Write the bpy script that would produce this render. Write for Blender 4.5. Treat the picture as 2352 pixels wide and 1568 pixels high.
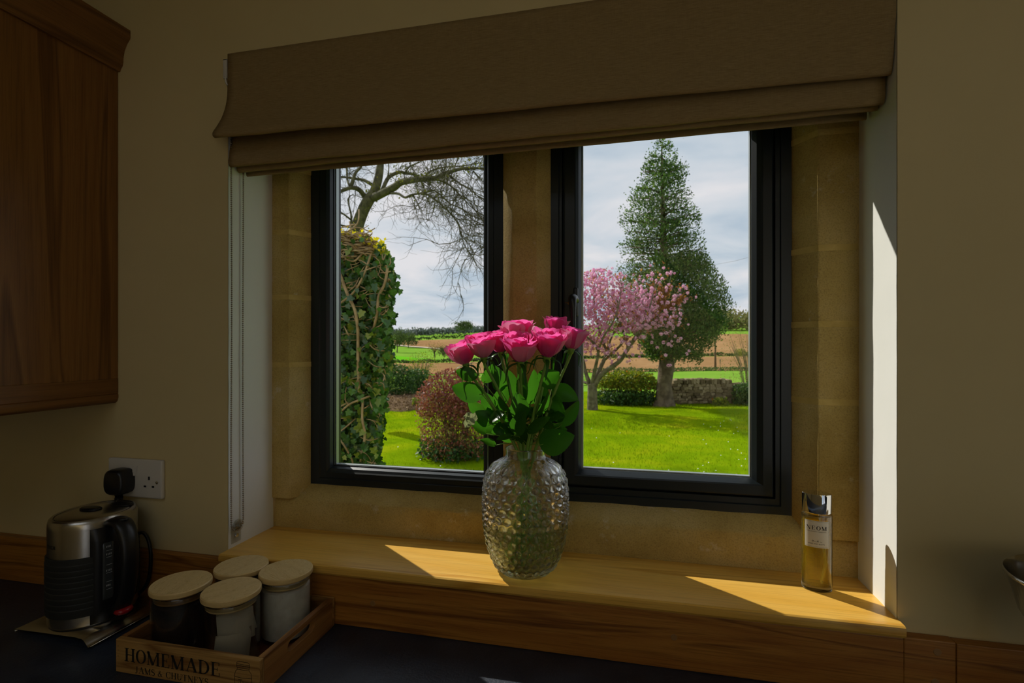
import bpy, bmesh, math, random
import numpy as np
from mathutils import Vector, Matrix, noise as mnoise

# ------------------------------------------------------------------ clear
for o in list(bpy.data.objects):
    bpy.data.objects.remove(o, do_unlink=True)
SC = bpy.context.scene
COL = SC.collection
PI = math.pi
RND = random.Random(7)
NP = np.random.RandomState(11)

# ------------------------------------------------------------------ camera
FPX, PPX, PPY = 1185.0, 1176.0, 790.0           # focal length and principal point for a 2352 x 1568 frame
YAW = math.atan2(269.0, 1185.0)
SY, CY_ = math.sin(YAW), math.cos(YAW)
EYE = Vector((0.0, -0.95, 1.48))
cam_d = bpy.data.cameras.new('camera')
cam_d.sensor_width = 36.0
cam_d.sensor_fit = 'HORIZONTAL'
cam_d.lens = 36.0 * FPX / 2352.0
cam_d.shift_y = (PPY - 784.0) / 2352.0
cam_d.clip_start = 0.02
cam_d.clip_end = 3000
cam_d.dof.use_dof = True
cam_d.dof.focus_distance = 1.06
cam_d.dof.aperture_fstop = 9.0
cam = bpy.data.objects.new('camera', cam_d)
cam.location = EYE
cam.rotation_euler = (PI / 2, 0, YAW)
COL.objects.link(cam)
SC.camera = cam

# ------------------------------------------------------------------ view
SC.view_settings.view_transform = 'Standard'
SC.view_settings.look = 'None'
SC.view_settings.gamma = 1.0
SC.view_settings.use_curve_mapping = False
SC.view_settings.exposure = 0.5
SC.cycles.use_denoising = True
SC.cycles.max_bounces = 10
SC.cycles.diffuse_bounces = 4
SC.cycles.glossy_bounces = 4
SC.cycles.transmission_bounces = 9
SC.cycles.transparent_max_bounces = 14
SC.cycles.use_adaptive_sampling = True
SC.cycles.adaptive_threshold = 0.05
SC.cycles.adaptive_min_samples = 16
SC.cycles.sample_clamp_indirect = 4.0
SC.cycles.caustics_reflective = False
SC.cycles.caustics_refractive = True
SC.cycles.blur_glossy = 0.5

# ------------------------------------------------------------------ world: broken cloud over pale blue
wd = bpy.data.worlds.new('sky')
SC.world = wd
wd.use_nodes = True
wn, wl = wd.node_tree.nodes, wd.node_tree.links
wn.clear()
def N(t, **kw):
    n = wn.new(t)
    for k, v in kw.items():
        setattr(n, k, v)
    return n
w_tc = N('ShaderNodeTexCoord')
w_sep = N('ShaderNodeSeparateXYZ'); wl.new(w_tc.outputs['Generated'], w_sep.inputs[0])
w_max = N('ShaderNodeMath', operation='MAXIMUM'); w_max.inputs[1].default_value = 0.0
wl.new(w_sep.outputs['Z'], w_max.inputs[0])
w_add = N('ShaderNodeMath', operation='ADD'); w_add.inputs[1].default_value = 0.16
wl.new(w_max.outputs[0], w_add.inputs[0])
w_dx = N('ShaderNodeMath', operation='DIVIDE'); wl.new(w_sep.outputs['X'], w_dx.inputs[0]); wl.new(w_add.outputs[0], w_dx.inputs[1])
w_dy = N('ShaderNodeMath', operation='DIVIDE'); wl.new(w_sep.outputs['Y'], w_dy.inputs[0]); wl.new(w_add.outputs[0], w_dy.inputs[1])
w_cmb = N('ShaderNodeCombineXYZ'); wl.new(w_dx.outputs[0], w_cmb.inputs[0]); wl.new(w_dy.outputs[0], w_cmb.inputs[1])
w_noi = N('ShaderNodeTexNoise'); w_noi.inputs['Scale'].default_value = 1.25; w_noi.inputs['Detail'].default_value = 6.0
w_noi.inputs['Roughness'].default_value = 0.52; w_noi.inputs['Distortion'].default_value = 0.35
wl.new(w_cmb.outputs[0], w_noi.inputs['Vector'])
w_rmp = N('ShaderNodeValToRGB'); wl.new(w_noi.outputs['Fac'], w_rmp.inputs[0])
cr = w_rmp.color_ramp
cr.elements[0].position = 0.36; cr.elements[0].color = (0.31, 0.38, 0.46, 1)
cr.elements[1].position = 0.62; cr.elements[1].color = (0.56, 0.55, 0.575, 1)
e = cr.elements.new(0.47); e.color = (0.42, 0.465, 0.52, 1)
w_bg = N('ShaderNodeBackground'); w_bg.inputs['Strength'].default_value = 1.0
wl.new(w_rmp.outputs['Color'], w_bg.inputs['Color'])
w_out = N('ShaderNodeOutputWorld'); wl.new(w_bg.outputs[0], w_out.inputs['Surface'])

# ------------------------------------------------------------------ sun, ahead and well to the left, 39 degrees up
sun_d = bpy.data.lights.new('sun', 'SUN')
sun_d.energy = 3.1
sun_d.angle = math.radians(0.55)
sun_d.color = (1.0, 0.95, 0.86)
sun = bpy.data.objects.new('sun', sun_d)
EL = math.radians(38.8)
SUN_DIR = Vector((0.8004 * math.cos(EL), -0.5995 * math.cos(EL), -math.sin(EL)))
sun.rotation_euler = SUN_DIR.to_track_quat('-Z', 'Y').to_euler()
sun.location = (-12, 10, 12)
COL.objects.link(sun)

# ================================================================== helpers
def P_at(u, v, y):
    """point of the world plane Y = y that is seen at pixel (u, v) of the photograph"""
    a = (u - PPX) / FPX; b = (PPY - v) / FPX
    dx, dy, dz = a * CY_ - SY, CY_ + a * SY, b
    s = (y - EYE.y) / dy
    return Vector((EYE.x + s * dx, y, EYE.z + s * dz))
def P_z(u, v, z):
    a = (u - PPX) / FPX; b = (PPY - v) / FPX
    s = (z - EYE.z) / b
    return Vector((EYE.x + s * (a * CY_ - SY), EYE.y + s * (CY_ + a * SY), z))
def PXM(p):
    """pixels per metre at a world point"""
    f = -SY * (p[0] - EYE.x) + CY_ * (p[1] - EYE.y)
    return FPX / f

def link(o, parent=None):
    COL.objects.link(o)
    if parent is not None:
        o.parent = parent
    return o
def setp(o, label=None, cat=None, group=None, kind=None):
    if label: o['label'] = label
    if cat: o['category'] = cat
    if group: o['group'] = group
    if kind: o['kind'] = kind
    return o
def empty(name, loc=(0, 0, 0), rot=(0, 0, 0), parent=None):
    o = bpy.data.objects.new(name, None)
    o.location = loc; o.rotation_euler = rot
    o.empty_display_size = 0.05
    return link(o, parent)
def mesh_obj(name, me, mat, parent=None):
    o = bpy.data.objects.new(name, me)
    if mat is not None and not me.materials:
        me.materials.append(mat)
    return link(o, parent)
def obj(name, bm, mat, parent=None, smooth=False, angle=None):
    me = bpy.data.meshes.new(name)
    bmesh.ops.recalc_face_normals(bm, faces=bm.faces[:])
    bm.to_mesh(me); bm.free()
    if smooth:
        me.shade_smooth()
        if angle:
            me.set_sharp_from_angle(angle=math.radians(angle))
    return mesh_obj(name, me, mat, parent)
def pyd(name, verts, faces, mat, parent=None, smooth=False):
    me = bpy.data.meshes.new(name)
    me.from_pydata([tuple(v) for v in verts], [], faces)
    me.update()
    if smooth: me.shade_smooth()
    return mesh_obj(name, me, mat, parent)
def npmesh(name, V, Q, mat, parent=None, smooth=False):
    """numpy vertices and faces (all of one size)"""
    me = bpy.data.meshes.new(name)
    V = np.asarray(V, dtype=np.float32); Q = np.asarray(Q, dtype=np.int32)
    k = Q.shape[1]
    me.vertices.add(len(V)); me.vertices.foreach_set('co', V.ravel())
    me.loops.add(Q.size); me.loops.foreach_set('vertex_index', Q.ravel())
    me.polygons.add(len(Q)); me.polygons.foreach_set('loop_start', np.arange(0, Q.size, k, dtype=np.int32))
    me.polygons.foreach_set('loop_total', np.full(len(Q), k, dtype=np.int32))
    me.update(calc_edges=True); me.validate()
    if smooth: me.shade_smooth()
    return mesh_obj(name, me, mat, parent)

def box(bm, x0, x1, y0, y1, z0, z1, bev=0.0, seg=2):
    vs = [bm.verts.new(c) for c in ((x0, y0, z0), (x1, y0, z0), (x1, y1, z0), (x0, y1, z0), (x0, y0, z1), (x1, y0, z1), (x1, y1, z1), (x0, y1, z1))]
    fs = [bm.faces.new([vs[i] for i in f]) for f in ((3, 2, 1, 0), (4, 5, 6, 7), (0, 1, 5, 4), (1, 2, 6, 5), (2, 3, 7, 6), (3, 0, 4, 7))]
    if bev > 0:
        es = list({e for f in fs for e in f.edges})
        bmesh.ops.bevel(bm, geom=es, offset=bev, segments=seg, profile=0.6, affect='EDGES')
    return vs
def prism(bm, poly, axis, a0, a1):
    """extrude a 2-D polygon: axis 'x' takes (y,z), 'y' takes (x,z), 'z' takes (x,y)"""
    def mk(p, a):
        return {'x': (a, p[0], p[1]), 'y': (p[0], a, p[1]), 'z': (p[0], p[1], a)}[axis]
    A = [bm.verts.new(mk(p, a0)) for p in poly]
    B = [bm.verts.new(mk(p, a1)) for p in poly]
    n = len(poly)
    bm.faces.new(A); bm.faces.new(B[::-1])
    for i in range(n):
        bm.faces.new((A[i], B[i], B[(i + 1) % n], A[(i + 1) % n]))
def lathe(bm, prof, n=48, c=(0, 0, 0), sx=1.0, sy=1.0, close=False):
    rings = []
    for r, z in prof:
        if r < 1e-6:
            rings.append([bm.verts.new((c[0], c[1], c[2] + z))])
        else:
            rings.append([bm.verts.new((c[0] + r * sx * math.cos(2 * PI * i / n), c[1] + r * sy * math.sin(2 * PI * i / n), c[2] + z)) for i in range(n)])
    pairs = list(zip(rings[:-1], rings[1:]))
    if close: pairs.append((rings[-1], rings[0]))
    for a, b in pairs:
        if len(a) == 1 and len(b) == 1: continue
        for i in range(n):
            j = (i + 1) % n
            if len(a) == 1: bm.faces.new((a[0], b[i], b[j]))
            elif len(b) == 1: bm.faces.new((a[i], a[j], b[0]))
            else: bm.faces.new((a[i], a[j], b[j], b[i]))
def frame_at(t):
    t = t.normalized()
    up = Vector((0, 0, 1)) if abs(t.z) < 0.95 else Vector((1, 0, 0))
    a = t.cross(up).normalized()
    return a, a.cross(t).normalized()
def tube(bm, pts, rad, n=8, caps=True):
    pts = [Vector(p) for p in pts]
    if not hasattr(rad, '__len__'): rad = [rad] * len(pts)
    rings = []
    a = None
    for i, p in enumerate(pts):
        t = (pts[min(i + 1, len(pts) - 1)] - pts[max(i - 1, 0)])
        if t.length < 1e-9: t = Vector((0, 0, 1))
        t.normalize()
        if a is None: a, b = frame_at(t)
        else:
            a = (a - t * a.dot(t))
            if a.length < 1e-6: a, b = frame_at(t)
            a.normalize(); b = t.cross(a)
        rings.append([bm.verts.new(p + rad[i] * (math.cos(2 * PI * k / n) * a + math.sin(2 * PI * k / n) * b)) for k in range(n)])
    for r0, r1 in zip(rings[:-1], rings[1:]):
        for k in range(n):
            bm.faces.new((r0[k], r0[(k + 1) % n], r1[(k + 1) % n], r1[k]))
    if caps and n > 2:
        bm.faces.new(rings[0][::-1]); bm.faces.new(rings[-1])
def smooth_path(pts, sub=4):
    pts = [Vector(p) for p in pts]
    out = []
    for i in range(len(pts) - 1):
        p0 = pts[max(i - 1, 0)]; p1 = pts[i]; p2 = pts[i + 1]; p3 = pts[min(i + 2, len(pts) - 1)]
        for k in range(sub):
            t = k / sub
            out.append(0.5 * ((2 * p1) + (p2 - p0) * t + (2 * p0 - 5 * p1 + 4 * p2 - p3) * t * t + (-p0 + 3 * p1 - 3 * p2 + p3) * t ** 3))
    out.append(pts[-1])
    return out
def lerp_list(vals, n):
    return [float(x) for x in np.interp(np.linspace(0, len(vals) - 1, n), np.arange(len(vals)), vals)]

# ================================================================== materials
def mat(name):
    m = bpy.data.materials.new(name); m.use_nodes = True
    nt = m.node_tree; nt.nodes.clear()
    out = nt.nodes.new('ShaderNodeOutputMaterial')
    return m, nt, out
def rgba(c): return (c[0], c[1], c[2], 1.0)
def principled(nt, col=None, rough=0.5, metal=0.0, spec=0.5):
    b = nt.nodes.new('ShaderNodeBsdfPrincipled')
    if col is not None: b.inputs['Base Color'].default_value = rgba(col)
    b.inputs['Roughness'].default_value = rough
    b.inputs['Metallic'].default_value = metal
    b.inputs['Specular IOR Level'].default_value = spec
    return b
def plain(name, col, rough=0.5, metal=0.0, spec=0.5, coat=0.0):
    m, nt, out = mat(name)
    b = principled(nt, col, rough, metal, spec)
    b.inputs['Coat Weight'].default_value = coat
    nt.links.new(b.outputs[0], out.inputs[0])
    return m
def coords(nt, scale=(1, 1, 1), rot=(0, 0, 0), kind='Object', loc=(0, 0, 0)):
    tc = nt.nodes.new('ShaderNodeTexCoord'); mp = nt.nodes.new('ShaderNodeMapping')
    mp.inputs['Scale'].default_value = scale; mp.inputs['Rotation'].default_value = rot; mp.inputs['Location'].default_value = loc
    nt.links.new(tc.outputs[kind], mp.inputs[0])
    return mp.outputs[0]
def noise_n(nt, vec, scale, detail=4, rough=0.55, dist=0.0):
    n = nt.nodes.new('ShaderNodeTexNoise')
    n.inputs['Scale'].default_value = scale; n.inputs['Detail'].default_value = detail
    n.inputs['Roughness'].default_value = rough; n.inputs['Distortion'].default_value = dist
    nt.links.new(vec, n.inputs['Vector'])
    return n.outputs['Fac']
def ramp(nt, fac, stops):
    r = nt.nodes.new('ShaderNodeValToRGB')
    els = r.color_ramp.elements
    els[0].position, els[0].color = stops[0][0], rgba(stops[0][1])
    els[1].position, els[1].color = stops[-1][0], rgba(stops[-1][1])
    for p, c in stops[1:-1]:
        e = els.new(p); e.color = rgba(c)
    nt.links.new(fac, r.inputs[0])
    return r.outputs[0]
def mixc(nt, fac, a, b, mode='MIX'):
    m = nt.nodes.new('ShaderNodeMix'); m.data_type = 'RGBA'; m.blend_type = mode
    if isinstance(fac, float): m.inputs['Factor'].default_value = fac
    else: nt.links.new(fac, m.inputs['Factor'])
    for key, v in (('A', a), ('B', b)):
        sock = [s for s in m.inputs if s.name == key and s.type == 'RGBA'][0]
        if isinstance(v, (tuple, list)): sock.default_value = rgba(v)
        else: nt.links.new(v, sock)
    return [s for s in m.outputs if s.type == 'RGBA'][0]
def bump(nt, fac, bsdf, strength=0.3, dist=0.01):
    b = nt.nodes.new('ShaderNodeBump')
    b.inputs['Strength'].default_value = strength; b.inputs['Distance'].default_value = dist
    nt.links.new(fac, b.inputs['Height']); nt.links.new(b.outputs[0], bsdf.inputs['Normal'])
def speckled(name, c1, c2, scale=12, rough=0.8, bmp=0.2, bdist=0.004, lo=0.35, hi=0.65, detail=6, kind='Object', spec=0.3):
    m, nt, out = mat(name)
    v = coords(nt, kind=kind)
    f = noise_n(nt, v, scale, detail)
    b = principled(nt, None, rough, 0, spec)
    nt.links.new(ramp(nt, f, [(lo, c1), (hi, c2)]), b.inputs['Base Color'])
    bump(nt, noise_n(nt, v, scale * 6, 5), b, bmp, bdist)
    nt.links.new(b.outputs[0], out.inputs[0])
    return m
def wood(name, c_dark, c_mid, c_light, axis='x', ring=16.0, rough=0.42, grain=1.0, coat=0.0, kind='Object', stretch=0.06):
    """long-grained timber: stretched noise for figure, fine streaks for pores"""
    m, nt, out = mat(name)
    ai = 'xyz'.index(axis)
    s1 = [1.0] * 3; s1[ai] = stretch
    s2 = [1.0] * 3; s2[ai] = 0.02
    v1 = coords(nt, tuple(s1), kind=kind); v2 = coords(nt, tuple(s2), kind=kind)
    figure = noise_n(nt, v1, ring * 0.55, 3, 0.5, 1.2)
    mul = nt.nodes.new('ShaderNodeMath'); mul.operation = 'MULTIPLY'; mul.inputs[1].default_value = 9.0
    nt.links.new(figure, mul.inputs[0])
    frac = nt.nodes.new('ShaderNodeMath'); frac.operation = 'PINGPONG'; frac.inputs[1].default_value = 1.0
    nt.links.new(mul.outputs[0], frac.inputs[0])
    pores = noise_n(nt, v2, 420, 3, 0.7)
    base = ramp(nt, frac.outputs[0], [(0.0, c_mid), (0.7, c_light), (1.0, c_dark)])
    pr = ramp(nt, pores, [(0.36, (0.45, 0.38, 0.3)), (0.52, (1, 1, 1))])
    colr = mixc(nt, 0.55 * grain, base, pr, 'MULTIPLY')
    broad = ramp(nt, noise_n(nt, v1, 3.0, 2), [(0.3, (0.82, 0.78, 0.74)), (0.7, (1, 1, 1))])
    colr = mixc(nt, 0.8, colr, broad, 'MULTIPLY')
    b = principled(nt, None, rough, 0, 0.4)
    b.inputs['Coat Weight'].default_value = coat; b.inputs['Coat Roughness'].default_value = 0.25
    nt.links.new(colr, b.inputs['Base Color'])
    bump(nt, pores, b, 0.12, 0.0015)
    nt.links.new(b.outputs[0], out.inputs[0])
    return m
def leafmat(name, stops, trans=0.45, rough=0.45, spec=0.4, tint=1.25, tb=0.6):
    """thin leaf: colour varies per leaf, part of the light passes through"""
    m, nt, out = mat(name)
    g = nt.nodes.new('ShaderNodeNewGeometry')
    c = ramp(nt, g.outputs['Random Per Island'], stops)
    b = principled(nt, None, rough, 0, spec); nt.links.new(c, b.inputs['Base Color'])
    t = nt.nodes.new('ShaderNodeBsdfTranslucent')
    c2 = mixc(nt, 1.0, c, (tint, tint, tint * tb), 'MULTIPLY'); nt.links.new(c2, t.inputs['Color'])
    mx = nt.nodes.new('ShaderNodeMixShader'); mx.inputs[0].default_value = trans
    nt.links.new(b.outputs[0], mx.inputs[1]); nt.links.new(t.outputs[0], mx.inputs[2])
    nt.links.new(mx.outputs[0], out.inputs[0])
    return m
def thin_glass(name, col=(1, 1, 1), refl=1.0):
    """thin clear sheet: Schlick reflection that is the same from both sides, light passes straight on"""
    m, nt, out = mat(name)
    g = nt.nodes.new('ShaderNodeNewGeometry')
    dt = nt.nodes.new('ShaderNodeVectorMath'); dt.operation = 'DOT_PRODUCT'
    nt.links.new(g.outputs['Incoming'], dt.inputs[0]); nt.links.new(g.outputs['Normal'], dt.inputs[1])
    def mth(op, a, b_=None):
        n = nt.nodes.new('ShaderNodeMath'); n.operation = op
        for i, q in enumerate((a, b_)):
            if q is None: continue
            if isinstance(q, (int, float)): n.inputs[i].default_value = q
            else: nt.links.new(q, n.inputs[i])
        return n.outputs[0]
    c = mth('ABSOLUTE', dt.outputs['Value'])
    f5 = mth('POWER', mth('SUBTRACT', 1.0, c), 5.0)
    fr = mth('MULTIPLY', mth('ADD', mth('MULTIPLY', f5, 0.96), 0.04), refl)
    tr = nt.nodes.new('ShaderNodeBsdfTransparent'); tr.inputs[0].default_value = rgba(col)
    gl = nt.nodes.new('ShaderNodeBsdfGlossy'); gl.inputs['Roughness'].default_value = 0.0
    mx = nt.nodes.new('ShaderNodeMixShader')
    nt.links.new(fr, mx.inputs[0]); nt.links.new(tr.outputs[0], mx.inputs[1]); nt.links.new(gl.outputs[0], mx.inputs[2])
    nt.links.new(mx.outputs[0], out.inputs[0])
    return m
def thick_glass(name, col=(1, 1, 1), ior=1.5, clear=0.35, tcol=None, rough=0.0):
    m, nt, out = mat(name)
    g = nt.nodes.new('ShaderNodeBsdfGlass'); g.inputs['IOR'].default_value = ior; g.inputs['Roughness'].default_value = rough
    g.inputs['Color'].default_value = rgba(col)
    tr = nt.nodes.new('ShaderNodeBsdfTransparent'); tr.inputs[0].default_value = rgba(tcol or col)
    mx = nt.nodes.new('ShaderNodeMixShader'); mx.inputs[0].default_value = clear
    nt.links.new(g.outputs[0], mx.inputs[1]); nt.links.new(tr.outputs[0], mx.inputs[2])
    nt.links.new(mx.outputs[0], out.inputs[0])
    return m

M = {}
M['wall'] = speckled('wall_paint', (0.71, 0.575, 0.30), (0.75, 0.61, 0.325), 3.0, 0.85, 0.12, 0.002, spec=0.2)
M['reveal'] = speckled('reveal_paint', (0.79, 0.79, 0.74), (0.82, 0.82, 0.77), 4.0, 0.8, 0.15, 0.002, spec=0.2)
M['ceiling'] = plain('ceiling_paint', (0.72, 0.70, 0.62), 0.9)
M['floor'] = speckled('floor_tile', (0.52, 0.45, 0.34), (0.60, 0.53, 0.42), 3.0, 0.5)
M['frame'] = plain('anthracite_coating', (0.012, 0.017, 0.019), 0.32, 0.0, 0.45)
M['gasket'] = plain('window_gasket', (0.006, 0.007, 0.008), 0.45)
M['spacer'] = plain('pane_spacer', (0.42, 0.46, 0.46), 0.35, 0.6)
M['pane'] = thin_glass('window_pane', (0.985, 0.99, 0.985), 0.36)
M['black'] = plain('black_plastic', (0.008, 0.008, 0.009), 0.35)
M['rubber'] = plain('dark_grey_rubber', (0.018, 0.019, 0.017), 0.65)
M['white_plastic'] = plain('white_plastic', (0.70, 0.66, 0.60), 0.35)
M['chrome'] = plain('chrome', (0.75, 0.76, 0.78), 0.06, 1.0)
M['red'] = plain('red_plastic', (0.35, 0.01, 0.015), 0.25)
M['dark_hole'] = plain('socket_slot', (0.01, 0.01, 0.01), 0.7)
M['ink'] = plain('black_ink', (0.012, 0.009, 0.006), 0.7)
M['greyink'] = plain('grey_ink', (0.16, 0.15, 0.13), 0.7)
M['white_ink'] = plain('white_print', (0.45, 0.46, 0.46), 0.6)

m, nt, out = mat('brushed_steel')
b = principled(nt, (0.50, 0.47, 0.42), 0.26, 1.0)
v = coords(nt, (1, 1, 90)); f = noise_n(nt, v, 14, 3)
bump(nt, f, b, 0.06, 0.001); nt.links.new(b.outputs[0], out.inputs[0]); M['steel'] = m

m, nt, out = mat('slate_worktop')
v = coords(nt); b = principled(nt, None, 0.36, 0, 0.5)
nt.links.new(ramp(nt, noise_n(nt, v, 9, 8, 0.65), [(0.35, (0.012, 0.018, 0.031)), (0.62, (0.030, 0.040, 0.062)), (0.75, (0.068, 0.082, 0.108))]), b.inputs['Base Color'])
bump(nt, noise_n(nt, v, 160, 6, 0.7), b, 0.5, 0.002); nt.links.new(b.outputs[0], out.inputs[0]); M['worktop'] = m

m, nt, out = mat('honey_sandstone')
v = coords(nt); b = principled(nt, None, 0.9, 0, 0.2)
base = ramp(nt, noise_n(nt, v, 5, 6, 0.6), [(0.3, (0.42, 0.285, 0.075)), (0.5, (0.58, 0.42, 0.14)), (0.72, (0.68, 0.53, 0.24))])
grit = ramp(nt, noise_n(nt, v, 330, 5, 0.8), [(0.36, (0.50, 0.47, 0.42)), (0.52, (1, 1, 1))])
base = mixc(nt, 0.6, base, grit, 'MULTIPLY')
lime = ramp(nt, noise_n(nt, v, 17, 9, 0.75), [(0.60, (0, 0, 0)), (0.72, (1, 1, 1))])
base = mixc(nt, lime, base, (0.70, 0.62, 0.44))
g = nt.nodes.new('ShaderNodeNewGeometry')
nt.links.new(base, b.inputs['Base Color'])
bump(nt, noise_n(nt, v, 120, 7, 0.75), b, 0.55, 0.003); nt.links.new(b.outputs[0], out.inputs[0]); M['stone'] = m
M['mortar'] = speckled('lime_mortar', (0.56, 0.395, 0.115), (0.68, 0.50, 0.17), 30, 0.95, 0.6, 0.003)

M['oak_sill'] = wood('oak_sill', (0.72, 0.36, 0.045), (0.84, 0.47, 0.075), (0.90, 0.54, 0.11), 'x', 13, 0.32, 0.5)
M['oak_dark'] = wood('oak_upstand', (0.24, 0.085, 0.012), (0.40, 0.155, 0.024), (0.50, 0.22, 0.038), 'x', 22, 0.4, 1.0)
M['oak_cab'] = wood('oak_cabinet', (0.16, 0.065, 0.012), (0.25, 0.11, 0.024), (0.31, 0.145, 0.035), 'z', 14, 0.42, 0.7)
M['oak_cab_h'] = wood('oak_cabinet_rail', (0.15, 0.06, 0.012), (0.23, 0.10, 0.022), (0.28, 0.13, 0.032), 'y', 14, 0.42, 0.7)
M['peg'] = plain('oak_peg', (0.32, 0.165, 0.05), 0.5)
M['bamboo'] = wood('bamboo', (0.66, 0.43, 0.15), (0.76, 0.54, 0.22), (0.84, 0.64, 0.30), 'y', 30, 0.45, 0.5, kind='Generated', stretch=0.12)
M['crate'] = wood('crate_pine', (0.26, 0.12, 0.03), (0.46, 0.25, 0.07), (0.54, 0.32, 0.10), 'x', 20, 0.5, 0.7)
M['crate_side'] = wood('crate_pine_side', (0.22, 0.09, 0.025), (0.36, 0.16, 0.045), (0.44, 0.22, 0.065), 'y', 18, 0.45, 0.7)

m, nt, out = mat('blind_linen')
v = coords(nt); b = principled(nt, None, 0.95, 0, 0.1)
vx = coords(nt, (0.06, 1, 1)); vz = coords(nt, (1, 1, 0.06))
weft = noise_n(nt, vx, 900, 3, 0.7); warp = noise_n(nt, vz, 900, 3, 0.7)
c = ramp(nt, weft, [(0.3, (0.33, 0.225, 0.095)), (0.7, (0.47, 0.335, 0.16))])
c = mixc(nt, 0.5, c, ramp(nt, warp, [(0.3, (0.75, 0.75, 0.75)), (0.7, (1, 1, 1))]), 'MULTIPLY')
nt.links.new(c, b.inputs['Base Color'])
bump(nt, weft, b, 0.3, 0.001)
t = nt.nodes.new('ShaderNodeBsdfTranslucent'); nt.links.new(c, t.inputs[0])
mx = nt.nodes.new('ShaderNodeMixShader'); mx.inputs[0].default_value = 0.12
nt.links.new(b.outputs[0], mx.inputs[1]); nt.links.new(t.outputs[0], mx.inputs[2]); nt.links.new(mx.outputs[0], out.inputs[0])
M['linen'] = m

# ================================================================== the room
XL, XR, ZS, ZC = -0.8445, 0.4225, 1.037, 0.919     # window recess sides, sill top, worktop top
HEAD = 2.094                                        # recess head
RY = 0.14                                           # recess depth to the stone
FY = 0.19                                           # front of the dark frames
OUT = 0.25                                          # outer face of the house wall
RX0, RX1, RYB, RZ = -2.3, 3.1, -2.7, 2.5

bm = bmesh.new()
box(bm, RX0 - .2, XL, 0, OUT, -0.5, RZ + .2)
box(bm, XR, RX1 + .2, 0, OUT, -0.5, RZ + .2)
box(bm, XL, XR, 0, OUT, HEAD, RZ + .2)
box(bm, XL, XR, 0, OUT, -0.5, 1.0)
wf = obj('wall_front', bm, M['wall'])
setp(wf, 'cream plastered wall around the deep window recess', None, None, 'structure')
for i, x in enumerate((XL, XR)):                     # painted plaster lining of the recess sides
    bm = bmesh.new()
    s = 1 if i == 0 else -1
    n_z, n_y = 46, 10
    g = [[bm.verts.new((x + s * (0.0012 + 0.0008 * mnoise.noise((iy * .6, iz * .35, i * 9.0))), iy / n_y * (RY + .004), 1.0 + iz / n_z * (HEAD - 1.0))) for iy in range(n_y + 1)] for iz in range(n_z + 1)]
    for a in range(n_z):
        for c_ in range(n_y):
            bm.faces.new((g[a][c_], g[a][c_ + 1], g[a + 1][c_ + 1], g[a + 1][c_]))
    r = obj('reveal_lining', bm, M['reveal'], wf, True)
bm = bmesh.new(); box(bm, XL, XR, 0.0, RY, HEAD - .002, HEAD + .01); obj('reveal_head', bm, M['reveal'], wf)

bm = bmesh.new(); box(bm, RX0 - .2, RX1 + .2, RYB - .2, OUT, -0.12, 0.0); setp(obj('floor', bm, M['floor']), 'pale limestone kitchen floor', None, None, 'structure')
KX0, KX1, KY0, KY1 = -1.1, 0.5, -2.5, -1.2              # unseen rooflight opening, added as fill light for the room
bm = bmesh.new()
box(bm, RX0 - .2, KX0, RYB - .2, OUT, RZ, RZ + .2); box(bm, KX1, RX1 + .2, RYB - .2, OUT, RZ, RZ + .2)
box(bm, KX0, KX1, RYB - .2, KY0, RZ, RZ + .2); box(bm, KX0, KX1, KY1, OUT, RZ, RZ + .2)
setp(obj('ceiling', bm, M['ceiling']), 'plain pale ceiling with a rooflight added as fill light', None, None, 'structure')
rl = empty('fill_rooflight', (0, 0, RZ + .12)); setp(rl, 'unseen glazed rooflight added behind the viewer as fill light', None, None, 'structure')
bm = bmesh.new()
for a, b_, c, d in ((KX0, KX0 + .05, KY0, KY1), (KX1 - .05, KX1, KY0, KY1), (KX0 + .05, KX1 - .05, KY0, KY0 + .05), (KX0 + .05, KX1 - .05, KY1 - .05, KY1), (-.32, -.28, KY0 + .05, KY1 - .05)):
    box(bm, a, b_, c, d, 0, .07)
obj('frame', bm, M['frame'], rl)
for a, b_ in ((KX0 + .04, -.31), (-.29, KX1 - .04)):
    bm = bmesh.new(); box(bm, a, b_, KY0 + .04, KY1 - .04, .03, .038); obj('pane', bm, M['pane'], rl)
bm = bmesh.new(); box(bm, RX0 - .2, RX0, RYB - .2, 0, 0, RZ); setp(obj('wall_left', bm, M['wall']), 'cream wall at the far left of the kitchen', None, None, 'structure')
bm = bmesh.new(); box(bm, RX1, RX1 + .2, RYB, 0, 0, RZ); setp(obj('wall_right', bm, M['wall']), 'cream wall at the far right of the kitchen', None, None, 'structure')
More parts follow.
